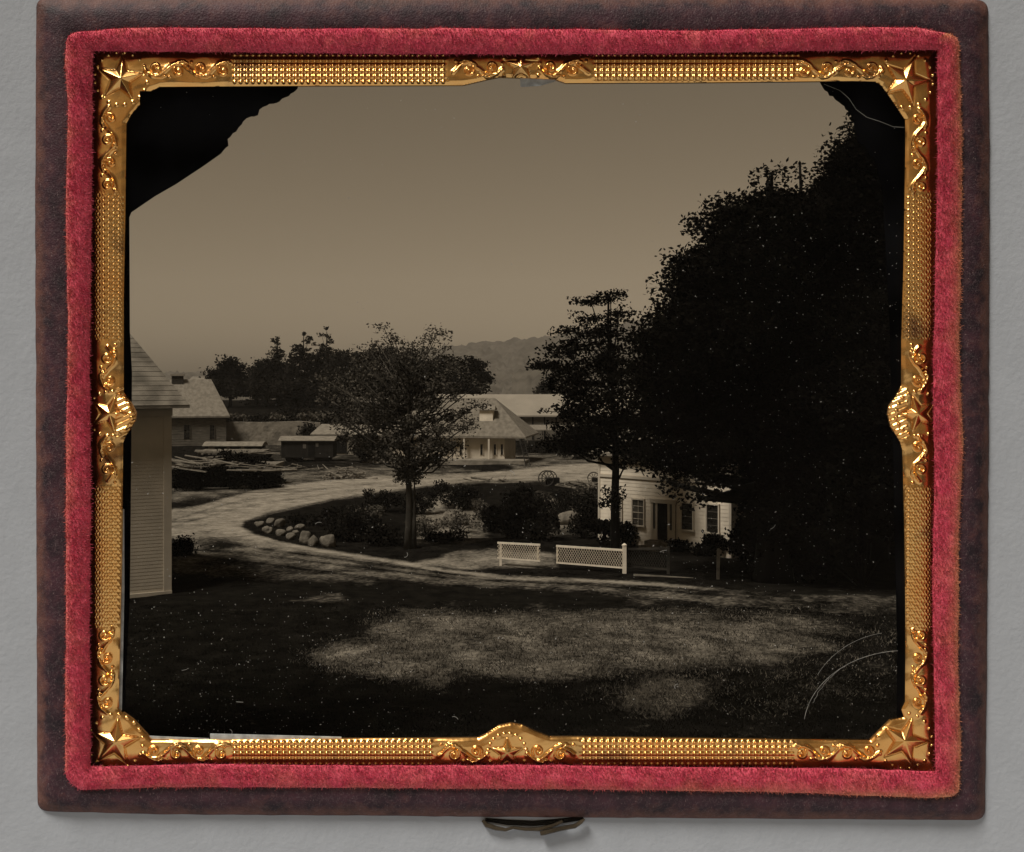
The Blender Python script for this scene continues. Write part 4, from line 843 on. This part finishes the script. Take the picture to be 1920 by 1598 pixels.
FV = np.stack([PV(pq - wd, prt - .01), PV(pq + wd, prt - .01), PV(tipq, tipr)], 1).reshape(-1, 3)
fw_ = np.repeat(np.interp(t, [0, .06, .22, .5, 1], [.75, .6, .3, .08, 0]), 3) * np.repeat(side_w(VELR[ii]), 3)
w = w * lr
allV = np.concatenate([V, FV]); nv0 = len(V)
me_faces = [list(x) for x in q] + (np.arange(3 * nf).reshape(nf, 3) + nv0).tolist()
vo = nmesh('velvet_lining', allV, me_faces, M['velvet'], case, smooth=True, attr={'wear': np.concatenate([w, fw_])})

# gilt mat as a real relief
HOLE = [(300, 163), (600, 161), (868, 160), (890, 155), (915, 149), (935, 145), (975, 146), (1040, 149), (1060, 156), (1300, 155), (1600, 152), (1640, 153), (1652, 160), (1668, 182), (1697, 225), (1698, 250), (1694, 500), (1690, 640), (1690, 722), (1680, 742), (1668, 760), (1665, 778), (1670, 800),
        (1688, 830), (1692, 845), (1696, 1000), (1698, 1200), (1697, 1316), (1690, 1330), (1695, 1345), (1670, 1350), (1632, 1388), (1300, 1384), (1085, 1382), (1032, 1382), (1005, 1372), (980, 1360), (958, 1356), (935, 1361), (912, 1376), (896, 1384), (600, 1386), (420, 1388), (284, 1387), (250, 1350), (222, 1330),
        (226, 1150), (229, 1000), (231, 830), (236, 818), (253, 790), (255, 775), (248, 760), (232, 735), (232, 560), (235, 400), (237, 232), (246, 215), (285, 170)]
gx = np.arange(162, 1766, 1.25); gy = np.arange(86, 1452, 1.25); GX, GY = np.meshgrid(gx, gy)
band = ~((GX > 262) & (GX < 1655) & (GY > 172) & (GY < 1345))
bi = np.where(band); bxs, bys = GX[bi], GY[bi]
d_in = seg_dist(bxs, bys, HOLE); ins = inside(bxs, bys, HOLE)
d_out = np.minimum.reduce([bxs - 168, 1757 - bxs, bys - 94, 1441 - bys]); d_out = np.maximum(d_out, 0)
s_ = d_in / (d_in + d_out + 1e-6)       # 0 at the opening, 1 under the velvet
h = np.interp(s_, [0, .05, .12, .3, .55, .8, 1], [0, 3.0, 5.0, 6.2, 5.6, 1.6, -4.5])
def tri(x): return np.abs((x % 1) - .5) * 2
side_h = (bys < 175) | (bys > 1335)
cor = np.minimum(np.minimum(np.hypot(bxs - 222, bys - 150), np.hypot(bxs - 1708, bys - 150)), np.minimum(np.hypot(bxs - 222, bys - 1388), np.hypot(bxs - 1700, bys - 1392)))
cen = np.minimum(np.minimum(np.hypot(bxs - 975, bys - 127), np.hypot(bxs - 950, bys - 1408)), np.minimum(np.hypot(bxs - 205, bys - 775), np.hypot(bxs - 1722, bys - 775)))
al = np.where(side_h, bxs, bys); ac = np.where(side_h, np.where(bys < 700, bys - 100, 1436 - bys), np.where(bxs < 900, bxs - 172, 1752 - bxs))
b1 = np.sin(al / 11.5 * 2 * math.pi); b2n = np.sin(ac / 10.5 * 2 * math.pi + .5)
beadH = (np.maximum(b1, -.5) * 1.9 * (.75 + .25 * b2n)) + .9 * b2n
tw = tri(al / 12.0 + .5 * np.floor(ac / 9.0)); chain = 1.9 * (1 - np.abs(tw - tri(ac / 9.0))) ** 2 - .8
bead = np.where(side_h, beadH * 1.25, chain * 1.2)
ornament = np.maximum(1 - sstep(205, 222, cor), 1 - sstep(133, 145, cen))
h = h + bead * (1 - ornament) * sstep(.03, .08, s_)
# engraved scrolls: ridges along curling strokes
strokes = []
def vine(cx, cy, dx, dy, L_, A_, flip):   # acanthus scroll: an S stem with curled volutes and fluted leaves
    nx_, ny_ = -dy * flip, dx * flip
    def at(s2, w2): return np.stack([cx + dx * s2 + nx_ * w2, cy + dy * s2 + ny_ * w2], 1)
    wl = 84.; ss = np.linspace(0, L_, 160); mid = A_ * .8 * np.sin(ss / wl * 2 * math.pi)
    A_ = A_ * random.uniform(.85, 1.1); mid = mid + 1.6 * np.sin(ss * .11 + random.uniform(0, 6)) + vn(len(ss), 14, .7)
    strokes.append((at(ss, mid), 3.4, 3.4)); strokes.append((at(ss, mid), 5.0, 1.3))
    n = int(L_ / (wl / 2) + .6)
    for k in range(n):
        sc_ = wl / 4 + k * wl / 2; sg = 1 if k % 2 == 0 else -1
        if sc_ > L_ + 6: break
        t = np.linspace(0, 1, 50); an = t * 7.4 + 2.4; rr = (1 - t) * A_ * .62 + 1.4      # volute on the hollow side
        strokes.append((at(sc_ + rr * np.cos(an), -sg * A_ * .18 + sg * rr * np.sin(an)), 4.8, 1.7))
        strokes.append((at(np.array((sc_, sc_ + .1)), np.array((-sg * A_ * .18,) * 2)), 6.4, 2.5))
        for j in range(4):      # fluted leaf springing from the stem
            s0_ = sc_ - 14 + j * 7; t = np.linspace(0, 1, 26); m0 = A_ * .8 * math.sin(s0_ / wl * 2 * math.pi)
            strokes.append((at(s0_ + t * (15 - 2 * j), m0 + sg * (t ** .7) * A_ * (.75 - .10 * j) - sg * t * t * A_ * .30), 5.2 - .5 * j, 1.6))
        strokes.append((at(np.array((sc_ + 24, sc_ + 24.1)), np.array((sg * A_ * .95,) * 2)), 4.2, 1.8))
for (cx, cy, dx, dy, L_, fl_) in ((272, 130, 1, 0, 152, 1), (1655, 130, -1, 0, 152, -1), (268, 1411, 1, 0, 150, 1), (1650, 1411, -1, 0, 150, -1), (204, 200, 0, 1, 150, 1), (1724, 204, 0, 1, 148, -1), (198, 1338, 0, -1, 150, -1), (1724, 1338, 0, -1, 148, 1),
        (1012, 129, 1, 0, 92, 1), (942, 129, -1, 0, 92, -1), (988, 1412, 1, 0, 88, 1), (914, 1412, -1, 0, 92, -1), (203, 818, 0, 1, 84, 1), (203, 734, 0, -1, 84, -1), (1724, 818, 0, 1, 84, -1), (1724, 734, 0, -1, 84, 1)):
    vine(cx, cy, dx, dy, L_, 15., fl_)
eng = np.zeros_like(h)
for pts_, amp, wd_ in strokes:
    x0, x1, y0, y1 = pts_[:, 0].min() - 6, pts_[:, 0].max() + 6, pts_[:, 1].min() - 6, pts_[:, 1].max() + 6
    sel = np.where((bxs > x0) & (bxs < x1) & (bys > y0) & (bys < y1))[0]
    if not len(sel): continue
    dd = np.sqrt(((bxs[sel][:, None] - pts_[None, :, 0]) ** 2 + (bys[sel][:, None] - pts_[None, :, 1]) ** 2).min(1))
    eng[sel] = np.maximum(eng[sel], amp * np.exp(-(dd / wd_) ** 2)) - .25 * np.exp(-((dd - wd_ * 2) / 1.2) ** 2)
sw = 1.3 * np.sin(bxs * .07 + 1.2 * np.sin(bys * .06)) * np.sin(bys * .08 + .7 * np.sin(bxs * .05)) + .06 * np.sin(bxs * .41 + bys * .23) * np.sin(bys * .37 - bxs * .19)
sm = np.zeros_like(h)
def star(cx, cy, Ro, ri, rot, A_):
    dx, dy = bxs - cx, bys - cy; rho = np.hypot(dx, dy); th = (np.arctan2(dx, -dy) - rot) % (2 * math.pi / 5); th = np.minimum(th, 2 * math.pi / 5 - th)
    p0 = np.array((Ro, 0)); p1 = np.array((ri * math.cos(math.pi / 5), ri * math.sin(math.pi / 5)))
    nrm = np.array((p1[1] - p0[1], p0[0] - p1[0])); E = (p0 @ nrm) / (np.cos(th) * nrm[0] + np.sin(th) * nrm[1])
    return rho / E, A_
for (cx, cy, Ro, rot) in ((226, 147, 42, .1), (1699, 150, 44, .35), (216, 1392, 44, .12), (1697, 1390, 44, .3), (977, 125, 30, .0), (951, 1412, 30, .0), (205, 776, 34, 1.6), (1722, 776, 34, -1.57)):
    q_, A_ = star(cx, cy, Ro, Ro * .42, rot, Ro * .22)
    inn = q_ < 1; eng = np.where(inn, A_ * (1 - q_) + 1.0, eng - 1.6 * np.exp(-((q_ - 1.1) / .07) ** 2)); sw = np.where(q_ < 1.1, 0, sw)
for (cx, cy, Ro) in ((226, 147, 50), (1699, 150, 52), (216, 1392, 52), (1697, 1390, 52), (977, 125, 36), (951, 1412, 36), (205, 776, 42), (1722, 776, 42)):
    for k in range(20):
        an = 2 * math.pi * k / 20 + .15; bx0, by0 = cx + Ro * math.cos(an), cy + Ro * math.sin(an); q2 = (bxs - bx0) ** 2 + (bys - by0) ** 2; eng = np.where(q2 < 20, np.maximum(eng, 3.0 * np.exp(-q2 / 5.)), eng)
h = h + ornament * (eng * 1.2 + sw)
# corner pieces ribs by the points of the side ornaments
pk = (np.abs(bys - 775) < 48) & ((np.abs(bxs - 240) < 22) | (np.abs(bxs - 1680) < 22)); h = h + np.where(pk, 1.3 * np.sin((bys - 775) * .55 + (bxs - 240) * .25), 0)
cellidx = -np.ones(GX.shape, int); keepv = (~ins) & (bxs > 165) & (bxs < 1761) & (bys > 89) & (bys < 1447)
nn = keepv.sum(); hh_ = (h[keepv]) * .0118; pxk, pyk = bxs[keepv], bys[keepv]
cellidx[bi[0][keepv], bi[1][keepv]] = np.arange(nn)
# snap the vertices nearest the opening onto its outline
din = d_in[keepv]; near = din < 1.3
hp = np.array(HOLE + [HOLE[0]], float)
if near.any():
    best = np.full(near.sum(), 1e9); bx_, by_ = pxk[near].copy(), pyk[near].copy(); X0, Y0 = pxk[near], pyk[near]
    for i in range(len(hp) - 1):
        dx, dy = hp[i + 1] - hp[i]; t = np.clip(((X0 - hp[i, 0]) * dx + (Y0 - hp[i, 1]) * dy) / (dx * dx + dy * dy), 0, 1); cx_, cy_ = hp[i, 0] + t * dx, hp[i, 1] + t * dy; dd = np.hypot(X0 - cx_, Y0 - cy_); u_ = dd < best
        best = np.where(u_, dd, best); bx_ = np.where(u_, cx_, bx_); by_ = np.where(u_, cy_, by_)
    pxk[near] = bx_; pyk[near] = by_
dm = D0 - .12 - hh_
V = np.stack([(pxk - CX) / F * dm, dm, H - (pyk - YH) / F * dm], 1)
a_, b_, c_, d_ = cellidx[:-1, :-1], cellidx[1:, :-1], cellidx[1:, 1:], cellidx[:-1, 1:]; ok = (a_ >= 0) & (b_ >= 0) & (c_ >= 0) & (d_ >= 0)
q = np.stack([a_[ok], b_[ok], c_[ok], d_[ok]], 1)
gm = nmesh('gilt_mat', V, q, M['gold'], case, smooth=True)
# a folded edge behind the opening gives the mat its thickness
hv = np.array(HOLE, float); e1_ = PV(hv, np.full(len(hv), .118)); e2_ = PV(hv, np.full(len(hv), .118)); e2_[:, 1] += .08; k = len(hv); ctr = e1_.mean(0)
nmesh('mat_edge', np.concatenate([e1_, e2_]), [[i, (i + 1) % k, k + (i + 1) % k, k + i] for i in range(k)], M['gold'], gm)

# backing plate: black varnish left where the picture layer is lost at the corners, plus a painted shadow strip on the left
def plate_piece(name, pts, m, prr=.045, th=.02, label=None):
    p = np.array(pts, float); n = len(p); f_ = PV(p, np.full(n, prr)); b__ = f_.copy(); b__[:, 1] += th
    o = nmesh(name, np.concatenate([f_, b__]), [list(range(n))[::-1], list(range(n, 2 * n))] + [[i, (i + 1) % n, n + (i + 1) % n, n + i] for i in range(n)], M[m], case)
    if label: o['label'] = label
    return o
rj = random.Random(9)
def jag(pts, amp, step):
    out = []
    for i in range(len(pts) - 1):
        (x0, y0), (x1, y1) = pts[i], pts[i + 1]; L2 = math.hypot(x1 - x0, y1 - y0); n = max(1, int(L2 / step))
        for j in range(n): out.append((x0 + (x1 - x0) * j / n + rj.uniform(-amp, amp), y0 + (y1 - y0) * j / n + rj.uniform(-amp, amp)))
    return out + [pts[-1]]
plate_piece('black_backing_and_shade', [(225, 150)] + jag([(568, 152), (556, 168), (541, 180), (518, 192), (500, 197), (487, 206), (484, 215), (462, 222), (447, 240), (428, 262), (428, 272), (414, 288)], 1.5, 6) + [(380, 312), (330, 345), (290, 368), (246, 398), (241, 410), (225, 420)], 'plate_black')
plate_piece('black_backing_and_shade', [(1535, 148)] + jag([(1540, 160), (1556, 178), (1575, 192), (1590, 208), (1600, 226), (1606, 246), (1606, 262), (1620, 275), (1640, 300), (1655, 360)], 1.5, 5) + [(1668, 600), (1676, 900), (1682, 1200), (1682, 1400), (1710, 1400), (1710, 148)], 'plate_black')
plate_piece('black_backing_and_shade', [(216, 420), (242, 408), (243, 620), (247, 700), (243, 1120), (236, 1260), (232, 1392), (216, 1392)], 'plate_black', prr=.03)  # shadow along the plate's left edge, painted as a black strip
for pts in ([(218, 955), (232.5, 955), (233, 1100), (230, 1250), (228, 1342), (216, 1342)], [(394, 1376), (520, 1379), (640, 1382), (640, 1395), (394, 1395)], [(276, 1380), (392, 1385), (392, 1396), (276, 1396)], [(975, 143), (1048, 143), (1040, 153), (1012, 161), (976, 163)]):
    plate_piece('paper_tape', pts, 'tape', prr=.075)
# clasp under the rim
cl_ = MB()
def flatbar(mb, pts, wpx, pr0, pr1):
    p = np.array(pts, float); n = len(p); tg = np.gradient(p, axis=0); tg /= np.linalg.norm(tg, axis=1)[:, None]; nm = np.stack([-tg[:, 1], tg[:, 0]], 1); ww = np.array(wpx)[:, None]
    rings = np.stack([PV(p - nm * ww, np.full(n, pr0)), PV(p + nm * ww, np.full(n, pr0)), PV(p + nm * ww * .7, np.full(n, pr1)), PV(p - nm * ww * .7, np.full(n, pr1))], 1).reshape(-1, 3)
    fs = [[4 * i + j, 4 * i + (j + 1) % 4, 4 * i + 4 + (j + 1) % 4, 4 * i + 4 + j] for i in range(n - 1) for j in range(4)] + [[0, 1, 2, 3], [4 * n - 1, 4 * n - 2, 4 * n - 3, 4 * n - 4]]
    mb.add(rings, fs)
flatbar(cl_, [(905, 1538), (912, 1547), (930, 1553), (948, 1556), (962, 1552), (985, 1555), (1010, 1555), (1035, 1549), (1055, 1540)], [3, 5, 4.5, 3.5, 3, 3.5, 4, 4, 3], .04, .12)
clasp = cl_.build('clasp_plate', M['clasp'], case)
m2 = MB(); flatbar(m2, [(1013, 1563), (1022, 1561), (1050, 1554), (1078, 1549), (1090, 1541), (1096, 1536)], [4.5, 5, 4.6, 4.6, 4, 2], .10, .18); m2.build('clasp_hook', M['clasp'], clasp)
m3 = MB(); flatbar(m3, [(910, 1537), (950, 1542), (1000, 1544), (1040, 1541), (1094, 1534)], [3.5, 5, 5, 5, 4], .01, .035); m3.build('clasp_dark_strip', M['dark'], clasp)  # slightly raised dark strip behind the clasp
# dust and hairs on the picture
nd = 6500; dx = RNG.uniform(245, 1685, nd); dyv = RNG.uniform(170, 1375, nd)
wgt = np.where((dyv > 1110) & (dx < 760), 1, np.where((dyv > 1100), .45, np.where((dx > 1210) & (dyv > 400), .55, np.where(dyv > 850, .30, .04)))); kp = RNG.uniform(0, 1, nd) < wgt; dx, dyv = dx[kp], dyv[kp]; nd = len(dx)
Vd = []; Fd = []
for x, y in zip(dx, dyv):
    k = len(Vd); r_ = rj.uniform(.35, .6) if rj.random() < .8 else rj.uniform(.7, 1.2); an = rj.uniform(0, 6.28); r2_ = r_ * rj.uniform(1, 2.2)
    pts = [(x + math.cos(an) * r2_, y + math.sin(an) * r2_), (x - math.sin(an) * r_, y + math.cos(an) * r_), (x - math.cos(an) * r2_, y - math.sin(an) * r2_), (x + math.sin(an) * r_, y - math.cos(an) * r_)]
    Vd += [tuple(v) for v in PV(np.array(pts), np.full(4, .05))]; Fd.append([k, k + 1, k + 2, k + 3])
def hair(pts, w):
    p = np.array(pts, float); tg = np.gradient(p, axis=0); tg /= np.linalg.norm(tg, axis=1)[:, None] + 1e-9; nm = np.stack([-tg[:, 1], tg[:, 0]], 1) * w; k = len(Vd); n = len(p)
    for a, b in zip(PV(p - nm, np.full(n, .05)), PV(p + nm, np.full(n, .05))): Vd.extend([tuple(a), tuple(b)])
    for i in range(n - 1): Fd.append([k + 2 * i, k + 2 * i + 1, k + 2 * i + 3, k + 2 * i + 2])
for _ in range(18):
    x, y = rj.uniform(260, 1670), rj.uniform(860, 1370)
    if 560 < x < 1500 and y < 1250 and rj.random() < .6: continue
    a0_ = rj.uniform(0, 6.28); cv = rj.uniform(-.5, .5); pts = []; 
    for i in range(7): pts.append((x, y)); x += math.cos(a0_) * 2.2; y += math.sin(a0_) * 2.2; a0_ += cv
    hair(pts, rj.uniform(.3, .5))
hair([(1507 + 190 * (1 - math.cos(t)), 1366 - 146 * math.sin(t)) for t in np.linspace(.12, 1.5, 40)], .4)
hair([(1516 + 186 * (1 - math.cos(t)) + rj.uniform(-1, 1), 1362 - 146 * math.sin(t) + rj.uniform(-1, 1)) for t in np.linspace(.3, .9, 26)], .3)
hair([(1512 + 170 * (1 - math.cos(t)), 1340 - 155 * math.sin(t)) for t in np.linspace(.5, 1.4, 30)], .25)
hair([(1545, 158), (1575, 170), (1592, 185), (1605, 205), (1625, 220), (1650, 228), (1675, 238), (1695, 239)], .25)
du = nmesh('dust', np.array(Vd), Fd, M['dust'], case); du['kind'] = 'stuff'

# grey backing the case is mounted on
ox0, ox1, oz0, oz1 = -17.0, 17.0, -5.0, H + (YH + 110) / F * D0
hx0, hx1 = (176 - CX) / F * (D0 + .3) * 1.0, (1750 - CX) / F * (D0 + .3); hz1 = H - (104 - YH) / F * (D0 + .3); hz0 = H - (1430 - YH) / F * (D0 + .3)
mb = MB()
Vb = [(ox0, D0, oz0), (ox1, D0, oz0), (ox1, D0, oz1), (ox0, D0, oz1), (hx0, D0, hz0), (hx1, D0, hz0), (hx1, D0, hz1), (hx0, D0, hz1)]; Vb += [(x, y + .3, z) for x, y, z in Vb]
mb.add(Vb, [(0, 1, 5, 4), (1, 2, 6, 5), (2, 3, 7, 6), (3, 0, 4, 7), (8, 12, 13, 9), (9, 13, 14, 10), (10, 14, 15, 11), (11, 15, 12, 8), (0, 8, 9, 1), (1, 9, 10, 2), (2, 10, 11, 3), (3, 11, 8, 0), (4, 5, 13, 12), (5, 6, 14, 13), (6, 7, 15, 14), (7, 4, 12, 15)])
tag(mb.build('grey_background', M['backdrop']), 'plain mid grey surface the picture case lies against', 'background', kind='structure')
mb = MB(); mb.box((0, -12, -5.3), (60, 74, .3)); tag(mb.build('floor', M['backdrop']), 'plain grey floor in front of the case', 'floor', kind='structure')

# ---------------------------------------------------------------- haze
HAZE = 0.00012
if HAZE:
    mb = MB(); mb.add([(x, y, z) for z in (-62, 190) for (x, y) in ((-1700, -60), (1700, -60), (1700, 2300), (-1700, 2300))], [(0, 3, 2, 1), (4, 5, 6, 7), (0, 1, 5, 4), (1, 2, 6, 5), (2, 3, 7, 6), (3, 0, 4, 7)])
    hm = bpy.data.materials.new('haze'); hm.use_nodes = True; nt = hm.node_tree; nt.nodes.clear(); pv_ = nt.nodes.new('ShaderNodeVolumePrincipled'); oo = nt.nodes.new('ShaderNodeOutputMaterial')
    pv_.inputs['Density'].default_value = HAZE; pv_.inputs['Color'].default_value = (1, .90, .76, 1); pv_.inputs['Anisotropy'].default_value = -.35; nt.links.new(pv_.outputs[0], oo.inputs['Volume'])
    tag(mb.build('haze', hm, origin=(0, 0, 0)), 'thin haze in the air', 'haze', kind='stuff')
